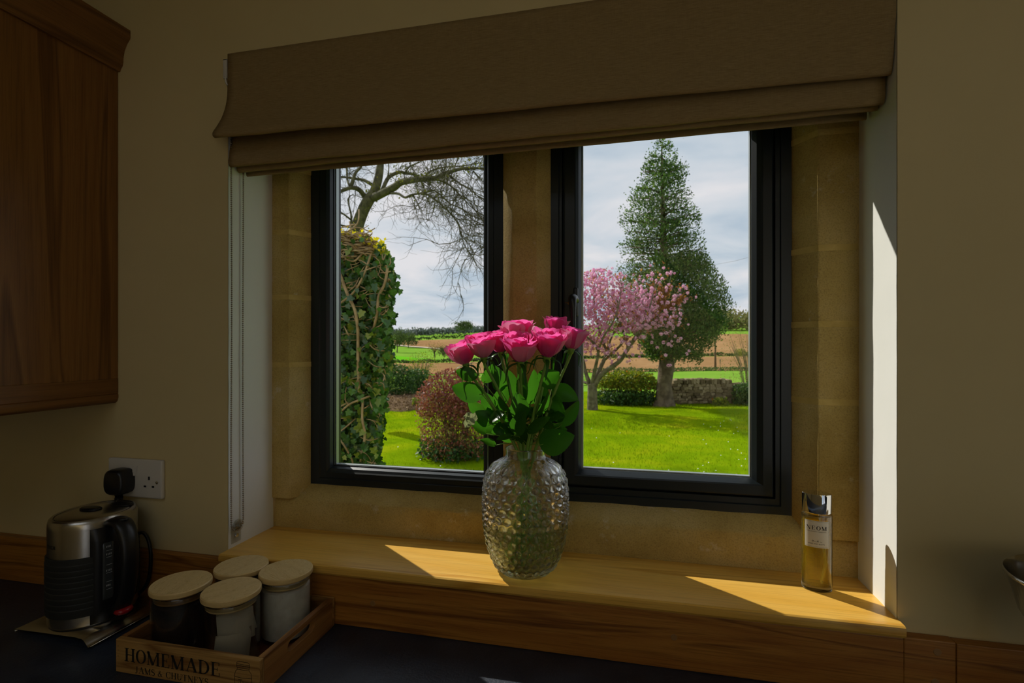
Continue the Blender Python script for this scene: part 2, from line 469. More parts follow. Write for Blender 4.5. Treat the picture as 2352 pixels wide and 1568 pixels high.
# wall behind the viewer; its unseen glazed doors are added to light the room
DX0, DX1, DZ1 = 1.1, 2.4, 2.2
bm = bmesh.new()
box(bm, RX0 - .2, DX0, RYB - .2, RYB, 0, RZ); box(bm, DX1, RX1 + .2, RYB - .2, RYB, 0, RZ); box(bm, DX0, DX1, RYB - .2, RYB, DZ1, RZ)
setp(obj('wall_back', bm, M['wall']), 'cream wall behind the viewer with doors added as fill light', None, None, 'structure')
d3 = empty('fill_doors', (0, RYB - .1, 0)); setp(d3, 'unseen pair of glazed doors added behind the viewer as fill light', None, None, 'structure')
for x0, x1 in ((DX0, (DX0 + DX1) / 2), ((DX0 + DX1) / 2, DX1)):
    bm = bmesh.new()
    for a, b_, z0, z1 in ((x0, x0 + .06, 0, DZ1), (x1 - .06, x1, 0, DZ1), (x0 + .06, x1 - .06, 0, .10), (x0 + .06, x1 - .06, DZ1 - .06, DZ1)):
        box(bm, a, b_, -.03, .03, z0, z1)
    obj('door_frame', bm, M['frame'], d3)
    bm = bmesh.new(); box(bm, x0 + .05, x1 - .05, -.004, .004, .08, DZ1 - .05); obj('pane', bm, M['pane'], d3)
# daylight portals mark the two openings for the sampler
for nm, loc, dr, sx, sz in (('window_portal', (-0.22, OUT + .02, 1.55), (0, -1, 0), 1.2, 0.92), ('door_portal', ((DX0 + DX1) / 2, RYB - .23, 1.1), (0, 1, 0), DX1 - DX0, 2.2), ('roof_portal', ((KX0 + KX1) / 2, (KY0 + KY1) / 2, RZ + .23), (0, 0, -1), KX1 - KX0, KY1 - KY0)):
    ld = bpy.data.lights.new(nm, 'AREA'); ld.shape = 'RECTANGLE'; ld.size = sx; ld.size_y = sz; ld.cycles.is_portal = True
    lo = bpy.data.objects.new(nm, ld); lo.location = loc; lo.rotation_euler = Vector(dr).to_track_quat('-Z', 'Y').to_euler(); COL.objects.link(lo)

# ------------------------------------------------------------------ stone surround
st = empty('trim_1', (0, 0, 0)); setp(st, 'honey sandstone window surround with chamfered jambs, mullion and sloping cill', None, None, 'structure')
def rough_block(name, polys_fn, z0, z1, seed, nseg=4):
    """block with a plan polygon, cut into courses and slightly uneven"""
    bm = bmesh.new()
    prism(bm, polys_fn, 'z', z0, z1)
    es = [e for e in bm.edges if abs(e.verts[0].co.z - e.verts[1].co.z) < 1e-5 or True]
    bmesh.ops.bevel(bm, geom=es, offset=0.0025, segments=2, affect='EDGES', profile=0.5)
    for v_ in bm.verts:
        d = mnoise.noise_vector(v_.co * 14 + Vector((seed * 3.1, 0, 0))) * 0.0012
        v_.co += d
    return obj(name, bm, M['stone'], st, True, 40)
AL, AR = -0.7977, 0.3526                              # inner arris of the jambs
FL0, FL1, FR0, FR1 = -0.7703, -0.2822, -0.1673, 0.3187   # visible outer edges of the two dark frames
FZ0, FZ1 = 1.136, 1.9915
jl = [(XL - .03, RY), (AL, RY), (FL0, FY), (FL0 - .004, FY + .002), (FL0 - .004, OUT), (XL - .03, OUT)]
jr = [(XR + .03, RY), (AR, RY), (FR1, FY), (FR1 + .004, FY + .002), (FR1 + .004, OUT), (XR + .03, OUT)]
JT = 0.010
for side, (poly, js) in enumerate(((jl, (1.430, 1.5935, 1.750, 1.905)), (jr, (1.3695, 1.5185, 1.6635, 1.884)))):
    zs = [1.108] + list(js) + [2.11]
    for k in range(len(zs) - 1):
        rough_block('jamb_stone', poly, zs[k] + (JT / 2 if k else 0), zs[k + 1] - JT / 2, side * 10 + k)
    # mortar joints lie back from the block faces
    cx = sum(p[0] for p in poly) / 6
    bm = bmesh.new()
    ins = [(p[0] + (0.0005 if cx < 0 else -0.0005) * 0 , p[1] + 0.0004) for p in poly]
    for z in js:
        prism(bm, ins, 'z', z - JT / 2 - .001, z + JT / 2 + .001)
    obj('mortar_joint', bm, M['mortar'], st)
mul_poly = [(-0.2517, 0.168), (-0.1985, 0.168), (FR0, FY + .003), (FR0 - .004, OUT), (FL1 + .004, OUT), (FL1, FY + .003)]
rough_block('mullion_stone', mul_poly, 1.118, 2.11, 31)
bm = bmesh.new()                                      # head stone, behind the blind
prism(bm, [(RY, 2.03), (FY, FZ1), (OUT, FZ1), (OUT, 2.11), (RY, 2.11)], 'x', XL - .02, XR + .02); obj('lintel_stone', bm, M['stone'], st)
bm = bmesh.new()                                      # cill with sloping top, subdivided so it is not dead flat
prof = [(OUT, 1.0), (RY + .008, 1.0), (RY + .009, 1.06), (RY + .0135, 1.100), (RY + .018, 1.1065), (RY + .034, 1.120), (FY + .004, 1.137), (FY + .012, 1.140), (OUT, 1.139)]
nx = 70
rings = []
for i in range(nx + 1):
    x = XL - .02 + (XR - XL + .04) * i / nx
    rings.append([bm.verts.new((x, y + 0.0014 * mnoise.noise((x * 9, k * 1.7, 2)), z + (0.0016 * mnoise.noise((x * 12, k * 2.3, 5)) if 2 < k < 7 else 0))) for k, (y, z) in enumerate(prof)])
for a, b_ in zip(rings[:-1], rings[1:]):
    for k in range(len(prof)):
        bm.faces.new((a[k], a[(k + 1) % len(prof)], b_[(k + 1) % len(prof)], b_[k]))
bm.faces.new(rings[0]); bm.faces.new(rings[-1])
obj('cill_stone', bm, M['stone'], st, True, 35)

# ------------------------------------------------------------------ casements
def ring_frame(bm, x0, x1, z0, z1, sec):
    """mitred frame: sec is a list of (inset, y) swept round a rectangle"""
    loops = []
    for ins, y in sec:
        loops.append([bm.verts.new(c) for c in ((x0 + ins, y, z0 + ins), (x1 - ins, y, z0 + ins), (x1 - ins, y, z1 - ins), (x0 + ins, y, z1 - ins))])
    n = len(loops)
    for k in range(n):
        a, b_ = loops[k], loops[(k + 1) % n]
        for i in range(4):
            j = (i + 1) % 4
            bm.faces.new((a[i], a[j], b_[j], b_[i]))
def ring_frame4(bm, X, Z, sec):
    """like ring_frame with separate insets on left, right, bottom, top: sec = (l, r, b, t, y)"""
    loops = []
    for l, r, b_, t, y in sec:
        loops.append([bm.verts.new(c) for c in ((X[0] + l, y, Z[0] + b_), (X[1] - r, y, Z[0] + b_), (X[1] - r, y, Z[1] - t), (X[0] + l, y, Z[1] - t))])
    n = len(loops)
    for k in range(n):
        a, b2 = loops[k], loops[(k + 1) % n]
        for i in range(4):
            j = (i + 1) % 4
            bm.faces.new((a[i], a[j], b2[j], b2[i]))
# fixed light on the left: outer visible -0.7703 .. -0.2822, glass -0.720 .. -0.332
w1 = empty('window_1', (-0.526, FY, FZ0)); setp(w1, 'left fixed window light in an anthracite frame', None, None, 'structure')
inv = w1.matrix_world.inverted()
def wchild(nm, bm, mt, par, off, smooth=False):
    o = obj(nm, bm, mt, par, smooth); o.location = (-off[0], -off[1], -off[2]); return o
o1 = (-0.526, FY, FZ0)
X1, Z1 = (FL0 - .003, FL1 + .003), (FZ0 - .003, FZ1)
bm = bmesh.new()
ring_frame4(bm, X1, Z1, [(0, 0, 0, 0, FY), (.024, .022, .016, .02, FY), (.026, .024, .018, .022, FY + .003), (.042, .036, .030, .036, FY + .003), (.0445, .039, .033, .039, FY + .0065), (.0475, .047, .0385, .045, FY + .011), (.0505, .0505, .0425, .048, FY + .022), (.0505, .0505, .0425, .048, FY + .056), (0, 0, 0, 0, FY + .056)])
wchild('frame', bm, M['frame'], w1, o1)
bm = bmesh.new(); ring_frame(bm, X1[0] + .0505, X1[1] - .0505, Z1[0] + .0425, Z1[1] - .048, [(0, FY + .0225), (.0022, FY + .0225), (.0022, FY + .026), (0, FY + .026)]); wchild('gasket', bm, M['gasket'], w1, o1)
bm = bmesh.new(); ring_frame(bm, X1[0] + .0495, X1[1] - .0495, Z1[0] + .0415, Z1[1] - .047, [(0, FY + .031), (.0035, FY + .031), (.0035, FY + .043), (0, FY + .043)]); wchild('spacer_bar', bm, M['spacer'], w1, o1)
for yy in (FY + .027,):
    bm = bmesh.new(); box(bm, X1[0] + .049, X1[1] - .049, yy, yy + .021, Z1[0] + .041, Z1[1] - .046); wchild('pane', bm, M['pane'], w1, o1)
# opening casement on the right: outer -0.1673 .. 0.3187, glass -0.102 .. 0.2495
w2 = empty('window_2', (0.0757, FY, FZ0)); setp(w2, 'right opening casement in an anthracite frame with a locking handle', None, None, 'structure')
o2 = (0.0757, FY, FZ0)
X2, Z2 = (FR0 - .003, FR1 + .003), (FZ0 - .003, FZ1 + .014)
bm = bmesh.new()
ring_frame4(bm, X2, Z2, [(0, 0, 0, 0, FY), (.017, .021, .017, .018, FY), (.019, .023, .019, .02, FY + .004), (.024, .031, .031, .028, FY + .004), (.024, .031, .031, .028, FY + .056), (0, 0, 0, 0, FY + .056)])
wchild('frame', bm, M['frame'], w2, o2)
bm = bmesh.new()
sec = [(.0245, .0315, .0315, .0285, FY + .012), (.027, .034, .034, .031, FY + .0085), (.031, .0365, .037, .034, FY + .0075), (.052, .053, .055, .05, FY + .0075), (.0545, .056, .058, .053, FY + .009), (.060, .064, .0615, .058, FY + .015), (.0655, .0715, .0665, .063, FY + .024), (.0655, .0715, .0665, .063, FY + .05), (.0245, .0315, .0315, .0285, FY + .05)]
ring_frame4(bm, X2, Z2, sec)
wchild('sash', bm, M['frame'], w2, o2)
bm = bmesh.new(); ring_frame4(bm, X2, Z2, [(.0645, .0705, .0655, .062, FY + .031), (.069, .074, .069, .0655, FY + .031), (.069, .074, .069, .0655, FY + .043), (.0645, .0705, .0655, .062, FY + .043)]); wchild('spacer_bar', bm, M['spacer'], w2, o2)
for yy in (FY + .026,):
    bm = bmesh.new(); box(bm, X2[0] + .064, X2[1] - .070, yy, yy + .021, Z2[0] + .065, Z2[1] - .062); wchild('pane', bm, M['pane'], w2, o2)
# handle: slim backplate on the sash, neck, lever hanging down, key lock
hp = P_at(1316, 690, FY)
bm = bmesh.new()
box(bm, hp.x + .001, hp.x + .011, FY - .004, FY + .009, hp.z - .035, hp.z + .028, 0.003, 2)
h1 = wchild('handle', bm, M['black'], w2, o2, True)
bm = bmesh.new()
tube(bm, smooth_path([(hp.x + .005, FY + .002, hp.z), (hp.x + .003, FY - .018, hp.z + .004), (hp.x + .002, FY - .03, hp.z), (hp.x + .003, FY - .034, hp.z - .012), (hp.x + .004, FY - .033, hp.z - .045), (hp.x + .004, FY - .031, hp.z - .085)], 5), lerp_list([.009, .0095, .0095, .008, .0058, .005], 26), 10)
obj('lever', bm, M['black'], h1, True)
bm = bmesh.new(); tube(bm, [(hp.x - .004, FY - .03, hp.z - .008), (hp.x - .004, FY - .036, hp.z - .008)], .0042, 12); tube(bm, [(hp.x - .013, FY - .036, hp.z - .0075), (hp.x + .002, FY - .036, hp.z - .0075)], .0012, 6)
obj('key_lock', bm, plain('brass_lock', (0.5, 0.36, 0.2), 0.3, 1.0), h1, True)

# ------------------------------------------------------------------ oak sill board, upstand, worktop
bm = bmesh.new()
prof = [(RY + .012, ZS), (RY + .012, ZS - .02), (-.020, ZS - .02), (-.0245, ZS - .0185), (-.0275, ZS - .014), (-.0275, ZS - .006), (-.0265, ZS - .002), (-.0235, ZS)]
prism(bm, prof, 'x', XL + .001, XR + .0003)
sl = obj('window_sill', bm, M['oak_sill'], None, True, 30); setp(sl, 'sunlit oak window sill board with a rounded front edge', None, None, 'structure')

up = empty('trim_2', (0, -.01, ZC)); setp(up, 'dark oak upstand along the back of the worktop with round pegs', None, None, 'structure')
def upc(nm, bm, mt, smooth=False, par=None):
    o = obj(nm, bm, mt, par or up, smooth, 35); 
    if par is None: o.location = (0, .01, -ZC)
    return o
JX = 0.4936
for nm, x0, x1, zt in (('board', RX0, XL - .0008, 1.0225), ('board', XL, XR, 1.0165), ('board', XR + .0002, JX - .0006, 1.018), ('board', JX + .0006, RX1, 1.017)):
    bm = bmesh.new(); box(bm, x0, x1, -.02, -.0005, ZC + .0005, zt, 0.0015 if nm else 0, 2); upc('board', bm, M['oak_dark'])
for (px, pz) in ((0.0755, 0.9744), (0.468, 1.0007), (-0.4924, 0.9699), (0.4651, 0.9535)):
    bm = bmesh.new(); tube(bm, [(px, -.015, pz), (px, -.0203, pz), (px, -.0207, pz)], [.0056, .0056, .005], 20); upc('peg', bm, M['peg'])

wt = empty('worktop', (-.2, -.31, ZC)); setp(wt, 'dark slate-textured worktop running below the window', 'worktop')
bm = bmesh.new(); box(bm, RX0, RX1, -.62, -.0005, ZC - .038, ZC, 0.004, 2)
o = obj('slab', bm, M['worktop'], wt); o.location = (.2, .31, -ZC)
# base units under the worktop
for i, x0 in enumerate((-2.28, -1.68, -1.08, -0.48, 0.12, 0.72, 1.315)):
    e_ = empty('base_cabinet', (x0 + .3, -.3, 0))
    setp(e_, 'oak base cabinet under the worktop, %s from the left wall' % ('first second third fourth fifth sixth seventh'.split()[i]), 'cabinet', 'oak base cabinets under the worktop')
    w_ = .59 if i < 6 else .57
    bm = bmesh.new(); box(bm, 0, w_, -.56, -.01, .1, ZC - .0385); box(bm, 0, w_, -.5, -.01, 0.001, .1)
    o = obj('body', bm, M['oak_cab'], e_); o.location = (-.3, .3, 0)
    bm = bmesh.new(); box(bm, .004, w_ - .004, -.582, -.5605, .11, ZC - .045, .002)
    d_ = obj('door', bm, M['oak_cab'], e_); d_.location = (-.3, .3, 0)
    bm = bmesh.new(); tube(bm, [(.5, -.582, .72), (.5, -.607, .725), (.5, -.607, .795), (.5, -.582, .80)], .005, 8); obj('handle', bm, M['steel'], d_, True)

# ------------------------------------------------------------------ wall cabinet at the upper left
CX1 = -1.1373
cb = empty('wall_cabinet', (CX1 - .3, -.165, 1.3458)); setp(cb, 'oak wall cabinet with moulded cornice at upper left', 'cabinet')
co = (CX1 - .3, -.165, 1.3458)
def cchild(nm, bm, mt, smooth=False):
    o = obj(nm, bm, mt, cb, smooth, 30); o.location = (-co[0], -co[1], -co[2]); return o
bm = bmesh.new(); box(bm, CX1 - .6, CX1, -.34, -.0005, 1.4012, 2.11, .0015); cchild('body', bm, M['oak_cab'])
for x0 in (CX1 - .598, CX1 - .299):
    bm = bmesh.new(); box(bm, x0, x0 + .296, -.362, -.3405, 1.404, 2.10, .002); d_ = cchild('door', bm, M['oak_cab'])
    bm = bmesh.new(); tube(bm, [(x0 + .148, -.362, 1.46), (x0 + .148, -.378, 1.46)], .011, 14); obj('knob', bm, M['steel'], d_, True)
# pelmet below: flat rail with a rounded lower edge and a shallow groove
pel = [(-.01, 0), (-.012, .0555), (0.0, .0555), (0.0, .0225), (-.0012, .0210), (0.0006, .0195), (.0006, .012), (-.0025, .004), (-.008, 0)]
def cornice(sec, z0, nm, mt):
    """sweep a section (outward, up) along the front and the right side of the cabinet"""
    bm = bmesh.new(); L = []
    yF, xR, xL0 = -.362, CX1, CX1 - .6
    for o_, z in sec:
        L.append([bm.verts.new(c) for c in ((xL0, yF - o_, z0 + z), (xR + o_, yF - o_, z0 + z), (xR + o_, -.0005, z0 + z))])
    n = len(L)
    for k in range(n):
        a, b_ = L[k], L[(k + 1) % n]
        bm.faces.new((a[0], a[1], b_[1], b_[0])); bm.faces.new((a[1], a[2], b_[2], b_[1]))
    bm.faces.new([l[0] for l in L]); bm.faces.new([l[2] for l in L][::-1])
    return cchild(nm, bm, mt, True)
cornice(pel, 1.3458, 'pelmet', M['oak_cab_h'])
crn = [(-.014, 0), (.006, 0), (.0075, .005), (.0125, .012), (.0145, .020), (.015, .030), (.018, .045), (.025, .060), (.0335, .070), (.0345, .0735), (.0345, .090), (-.014, .090)]
cornice(crn, 2.1005, 'cornice', M['oak_cab_h'])

# ================================================================== lettering: a small serif alphabet drawn as flat shapes
def g_rect(x0, x1, y0, y1): return [[(x0, y0), (x1, y0), (x1, y1), (x0, y1)]]
def g_stroke(pts, w):
    if not hasattr(w, '__len__'): w = [w] * len(pts)
    L, R = [], []
    for i, p in enumerate(pts):
        a = pts[max(i - 1, 0)]; b_ = pts[min(i + 1, len(pts) - 1)]
        tx, ty = b_[0] - a[0], b_[1] - a[1]; l = math.hypot(tx, ty) or 1
        nx_, ny_ = -ty / l * w[i] / 2, tx / l * w[i] / 2
        L.append((p[0] + nx_, p[1] + ny_)); R.append((p[0] - nx_, p[1] - ny_))
    return [[L[i], L[i + 1], R[i + 1], R[i]] for i in range(len(pts) - 1)]
def g_ring(cx, cy, rx, ry, ix, iy, a0=0, a1=2 * PI, n=28):
    out = []
    for k in range(n):
        p, q = a0 + (a1 - a0) * k / n, a0 + (a1 - a0) * (k + 1) / n
        out.append([(cx + rx * math.cos(p), cy + ry * math.sin(p)), (cx + rx * math.cos(q), cy + ry * math.sin(q)), (cx + ix * math.cos(q), cy + iy * math.sin(q)), (cx + ix * math.cos(p), cy + iy * math.sin(p))])
    return out
def g_stem(x, w=.17, y0=0, y1=1, sb=True, stp=True, s=.09):
    o = g_rect(x - w / 2, x + w / 2, y0, y1)
    if sb: o += g_rect(x - w / 2 - s, x + w / 2 + s, y0, y0 + .05)
    if stp: o += g_rect(x - w / 2 - s, x + w / 2 + s, y1 - .05, y1)
    return o
def arc(cx, cy, rx, ry, a0, a1, n=12):
    return [(cx + rx * math.cos(math.radians(a0 + (a1 - a0) * k / n)), cy + ry * math.sin(math.radians(a0 + (a1 - a0) * k / n))) for k in range(n + 1)]
GL = {
 'H': (g_stem(.18) + g_stem(.70) + g_rect(.18, .70, .48, .54), .88),
 'O': (g_ring(.43, .5, .42, .52, .235, .47), .86),
 'M': (g_stem(.14, .06) + g_stem(.90, .17) + g_stroke([(.10, 1), (.50, .02)], .19) + g_stroke([(.88, 1), (.50, .02)], .07), 1.1),
 'E': (g_stem(.18) + g_rect(.18, .68, 0, .05) + g_rect(.18, .66, .95, 1) + g_rect(.18, .52, .48, .53) + g_rect(.63, .68, 0, .26) + g_rect(.61, .66, .76, 1) + g_rect(.48, .52, .38, .63), .76),
 'A': (g_stroke([(.14, .02), (.47, 1)], .06) + g_stroke([(.80, .02), (.46, 1)], .18) + g_rect(.25, .68, .30, .35) + g_rect(.0, .28, 0, .05) + g_rect(.62, .96, 0, .05), .96),
 'D': (g_stem(.18) + g_ring(.36, .5, .50, .5, .32, .45, -PI / 2, PI / 2, 18) + g_rect(.18, .37, 0, .05) + g_rect(.18, .37, .95, 1), .92),
 'J': (g_rect(.24, .41, .1, 1) + g_rect(.12, .53, .95, 1) + g_stroke(arc(.16, .12, .165, .16, 0, -150), .11), .56),
 'S': (g_stroke(arc(.31, .74, .22, .23, 15, 250) + arc(.31, .27, .24, .25, 75, -165), [.06 + .11 * math.sin(PI * k / 25) ** 2 for k in range(26)]) + g_rect(.49, .54, .72, 1) + g_rect(.06, .11, 0, .28), .62),
 '&': (g_stroke([(.80, .06), (.62, .20), (.34, .62), (.27, .80), (.36, .95), (.49, .88), (.47, .72), (.20, .48), (.10, .27), (.20, .07), (.42, .03), (.62, .20), (.72, .44)], [.08, .14, .15, .10, .07, .08, .07, .08, .15, .13, .08, .06, .06]) + g_rect(.60, .86, .43, .48), .95),
 'C': (g_ring(.46, .5, .44, .52, .26, .47, math.radians(42), math.radians(318), 24) + g_rect(.74, .79, .64, 1) + g_rect(.74, .79, .05, .32), .86),
 'U': (g_rect(.10, .27, .3, 1) + g_rect(.0, .37, .95, 1) + g_rect(.70, .76, .3, 1) + g_rect(.58, .88, .95, 1) + g_ring(.43, .33, .33, .35, .16, .28, PI, 2 * PI, 14), .90),
 'T': (g_stem(.40, .17, 0, 1, True, False) + g_rect(.02, .78, .95, 1) + g_rect(.02, .07, .72, 1) + g_rect(.73, .78, .72, 1), .82),
 'N': (g_stem(.14, .06, 0, 1, True, True, .08) + g_stem(.76, .06, 0, 1, False, True, .08) + g_stroke([(.10, 1), (.76, 0)], .18), .92),
 'Y': (g_stem(.44, .17, 0, .5, True, False) + g_stroke([(.12, 1), (.44, .45)], .17) + g_stroke([(.78, 1), (.46, .45)], .06) + g_rect(-.02, .30, .95, 1) + g_rect(.62, .92, .95, 1), .90),
 'K': (g_stem(.18) + g_stroke([(.25, .45), (.70, 1)], .06) + g_stroke([(.36, .58), (.78, 0)], .17), .88),
 'P': (g_stem(.18) + g_ring(.36, .74, .34, .26, .17, .21, -PI / 2, PI / 2, 12) + g_rect(.2, .37, .48, .53) + g_rect(.2, .37, .95, 1), .74),
 'R': (g_stem(.18) + g_ring(.36, .74, .32, .26, .15, .21, -PI / 2, PI / 2, 12) + g_rect(.2, .37, .48, .53) + g_rect(.2, .37, .95, 1) + g_stroke([(.40, .5), (.80, 0)], .17), .84),
 'G': (g_ring(.46, .5, .44, .52, .26, .47, math.radians(42), math.radians(330), 24) + g_rect(.66, .82, .05, .42) + g_rect(.56, .9, .40, .45), .92),
 'I': (g_stem(.2), .40),
 'L': (g_stem(.18) + g_rect(.18, .66, 0, .05) + g_rect(.61, .66, 0, .28), .72),
 '|': (g_rect(.12, .17, -.1, 1.1), .3),
 ' ': ([], .34),
}
def text_polys(txt, sp=.05):
    out, x = [], 0.0
    for ch in txt:
        g, w = GL[ch]
        out += [[(p[0] + x, p[1]) for p in poly] for poly in g]
        x += w + sp
    return out, x - sp
def text_obj(name, txt, mapf, width, height, mt, parent, sp=.05):
    """mapf(s, t) takes metres along and up the line to a world point; shapes are fitted to width x height"""
    polys, tw = text_polys(txt, sp)
    V, Fc = [], []
    for poly in polys:
        i0 = len(V)
        V += [mapf(p[0] / tw * width, p[1] * height) for p in poly]
        Fc.append(list(range(i0, i0 + len(poly))))
    return pyd(name, V, Fc, mt, parent)

# ================================================================== roman blind
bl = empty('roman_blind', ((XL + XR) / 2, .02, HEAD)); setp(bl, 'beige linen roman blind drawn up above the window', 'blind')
bo = ((XL + XR) / 2, .02, HEAD)
def lp(a, b_, t): return a + (b_ - a) * t
def panel(nm, profL, profR, x0, x1, th=0.0016, wob=0.0018, seed=0, nx=72):
    """cloth strip: section (y, z) given at the left and right end, with soft unevenness along x"""
    n = len(profL)
    # resample the sections so bends are round
    def rs(pr):
        q = smooth_path([Vector((0, a, c)) for a, c in pr], 4); return [(v_.y, v_.z) for v_ in q]
    A, B_ = rs(profL), rs(profR); k = len(A)
    V, Fc = [], []
    for i in range(nx + 1):
        t = i / nx; x = lp(x0, x1, t)
        w1_ = mnoise.noise((x * 3.2, seed * 7.7, 0)); w2_ = mnoise.noise((x * 9.0, seed * 3.3, 4))
        for j in range(k):
            f = min(1.0, j / (k * .5))
            V.append((x, lp(A[j][0], B_[j][0], t) + f * wob * (2.2 * w1_ + .6 * w2_), lp(A[j][1], B_[j][1], t) + f * wob * (1.3 * w2_ + .8 * w1_)))
    for i in range(nx):
        for j in range(k - 1):
            a = i * k + j; Fc.append((a, a + 1, a + k + 1, a + k))
    o = pyd(nm, V, Fc, M['linen'], bl, True); o.location = (-bo[0], -bo[1], -bo[2])
    md = o.modifiers.new('thickness', 'SOLIDIFY'); md.thickness = th; md.offset = 0
    return o
bx0, bx1 = XL + .003, XR - .003
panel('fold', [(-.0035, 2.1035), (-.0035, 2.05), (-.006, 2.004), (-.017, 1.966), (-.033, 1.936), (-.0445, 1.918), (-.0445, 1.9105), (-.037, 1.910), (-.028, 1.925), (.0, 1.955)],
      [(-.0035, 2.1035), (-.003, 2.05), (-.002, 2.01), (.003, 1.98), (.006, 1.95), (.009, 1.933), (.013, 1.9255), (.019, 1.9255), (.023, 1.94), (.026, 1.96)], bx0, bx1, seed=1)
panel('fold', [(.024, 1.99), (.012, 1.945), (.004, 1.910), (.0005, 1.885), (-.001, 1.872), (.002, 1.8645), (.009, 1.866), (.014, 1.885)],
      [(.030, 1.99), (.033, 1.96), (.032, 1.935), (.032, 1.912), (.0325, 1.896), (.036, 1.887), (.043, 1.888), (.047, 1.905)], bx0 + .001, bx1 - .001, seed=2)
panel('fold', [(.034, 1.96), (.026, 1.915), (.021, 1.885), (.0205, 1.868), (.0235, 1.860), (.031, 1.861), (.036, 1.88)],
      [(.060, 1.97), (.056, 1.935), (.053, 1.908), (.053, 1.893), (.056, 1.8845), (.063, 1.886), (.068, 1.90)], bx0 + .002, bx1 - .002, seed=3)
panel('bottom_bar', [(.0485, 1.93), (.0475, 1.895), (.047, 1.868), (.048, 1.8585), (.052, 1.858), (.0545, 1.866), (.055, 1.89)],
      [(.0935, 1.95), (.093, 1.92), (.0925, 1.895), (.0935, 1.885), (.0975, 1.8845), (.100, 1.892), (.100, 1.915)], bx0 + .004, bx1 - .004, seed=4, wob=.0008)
bm = bmesh.new(); box(bm, bx0 + .004, bx1 - .004, .008, .045, HEAD - .034, HEAD - .004, .002)
o = obj('head_rail', bm, M['white_plastic'], bl); o.location = (-bo[0], -bo[1], -bo[2])
# chain guide and bead chain at the left end
bm = bmesh.new()
gx = XL - .0035
for (y0, y1, z0, z1) in ((-.0065, -.003, 2.050, 2.092), (-.0065, -.0005, 2.0885, 2.092)):
    box(bm, gx - .003, gx + .006, y0, y1, z0, z1, .001)
tube(bm, smooth_path([(gx + .0015, -.0047, 2.055), (gx + .0025, -.004, 2.043), (gx + .0065, -.003, 2.036)], 4), .0022, 6)
o = obj('chain_guide', bm, M['white_plastic'], bl, True, 40); o.location = (-bo[0], -bo[1], -bo[2])
V, Q = [], []
ico = bmesh.new(); bmesh.ops.create_icosphere(ico, subdivisions=1, radius=1.0)
icoV = np.array([v_.co[:] for v_ in ico.verts]); icoF = np.array([[v_.index for v_ in f_.verts] for f_ in ico.faces]); ico.free()
cpath = []
cxx = XL + .0065
za, zb_ = 2.05, 1.0905
yA, yB = .003, .0375
for z in np.arange(zb_, za, .0044): cpath.append((cxx, yA + .0008 * math.sin(z * 9), z))
for z in np.arange(zb_, za, .0044): cpath.append((cxx, yB + .0008 * math.sin(z * 7 + 1), z))
for a in np.linspace(0, PI, 13)[1:-1]: cpath.append((cxx, (yA + yB) / 2 - (yB - yA) / 2 * math.cos(a), zb_ - .018 * math.sin(a)))
for i, p in enumerate(cpath):
    V.append(icoV * .0021 + np.array(p)); Q.append(icoF + i * len(icoV))
o = npmesh('bead_chain', np.concatenate(V), np.concatenate(Q), plain('bead_metal', (0.36, 0.31, 0.24), 0.3, 1.0), bl, True)
o.location = (-bo[0], -bo[1], -bo[2]); o['kind'] = 'stuff'
# clear tensioner screwed to the recess side
M['clear'] = thin_glass('clear_plastic', (0.9, 0.9, 0.88), 2.0)
tn = empty('chain_tensioner', (XL + .003, .02, 1.045)); setp(tn, 'clear plastic chain tensioner screwed low on the left reveal', 'clip')
to = (XL + .003, .02, 1.045)
def tchild(nm, bm, mt):
    o = obj(nm, bm, mt, tn, True, 40); o.location = (-to[0], -to[1], -to[2]); return o
bm = bmesh.new(); box(bm, XL + .0022, XL + .0045, .006, .034, 1.046, 1.082, .001); tchild('plate', bm, M['clear'])
bm = bmesh.new(); tube(bm, [(XL + .0045, .0215, 1.083), (XL + .011, .0215, 1.083)], .0125, 20); tube(bm, [(XL + .002, .0215, 1.083), (XL + .0125, .0215, 1.083)], .004, 10); tchild('wheel', bm, M['clear'])
bm = bmesh.new(); tube(bm, [(XL + .0045, .0205, 1.061), (XL + .0068, .0205, 1.061), (XL + .0075, .0205, 1.061)], [.0042, .0038, .001], 14); tchild('screw', bm, M['chrome'])

# ================================================================== socket, plug and lead
sk = empty('power_socket', (-1.0805, 0, 1.136)); setp(sk, 'white double power socket on the wall behind the kettle', 'socket')
so = (-1.0805, 0, 1.136)
def schild(nm, bm, mt, par=None, smooth=True):
    o = obj(nm, bm, mt, par or sk, smooth, 35)
    if par is None: o.location = (-so[0], -so[1], -so[2])
    return o
bm = bmesh.new(); box(bm, -1.1545, -1.0065, -.0105, -.0005, 1.1365, 1.2225, .0042, 3); schild('plate', bm, M['white_plastic'])
for cxk in (-1.0985, -1.0625 - .0235 + .009):
    bm = bmesh.new(); prism(bm, [(-.0105, 1.186), (-.0155, 1.187), (-.012, 1.2075), (-.0105, 1.2075)], 'x', cxk - .0055, cxk + .0055); schild('switch', bm, M['white_plastic'], None, False)
ox = -1.0405
for nm, x0, x1, z0, z1 in (('slot', ox - .0022, ox + .0022, 1.178, 1.1855), ('slot', ox - .0142, ox - .0078, 1.1615, 1.1655), ('slot', ox + .0078, ox + .0142, 1.1615, 1.1655)):
    bm = bmesh.new(); box(bm, x0, x1, -.0109, -.004, z0, z1); schild('slot', bm, M['dark_hole'], None, False)
bm = bmesh.new(); tube(bm, [(-1.0185, -.0095, 1.1735), (-1.0185, -.0118, 1.1735), (-1.0185, -.0123, 1.1735)], [.0035, .0033, .001], 14); schild('screw', bm, M['chrome'])
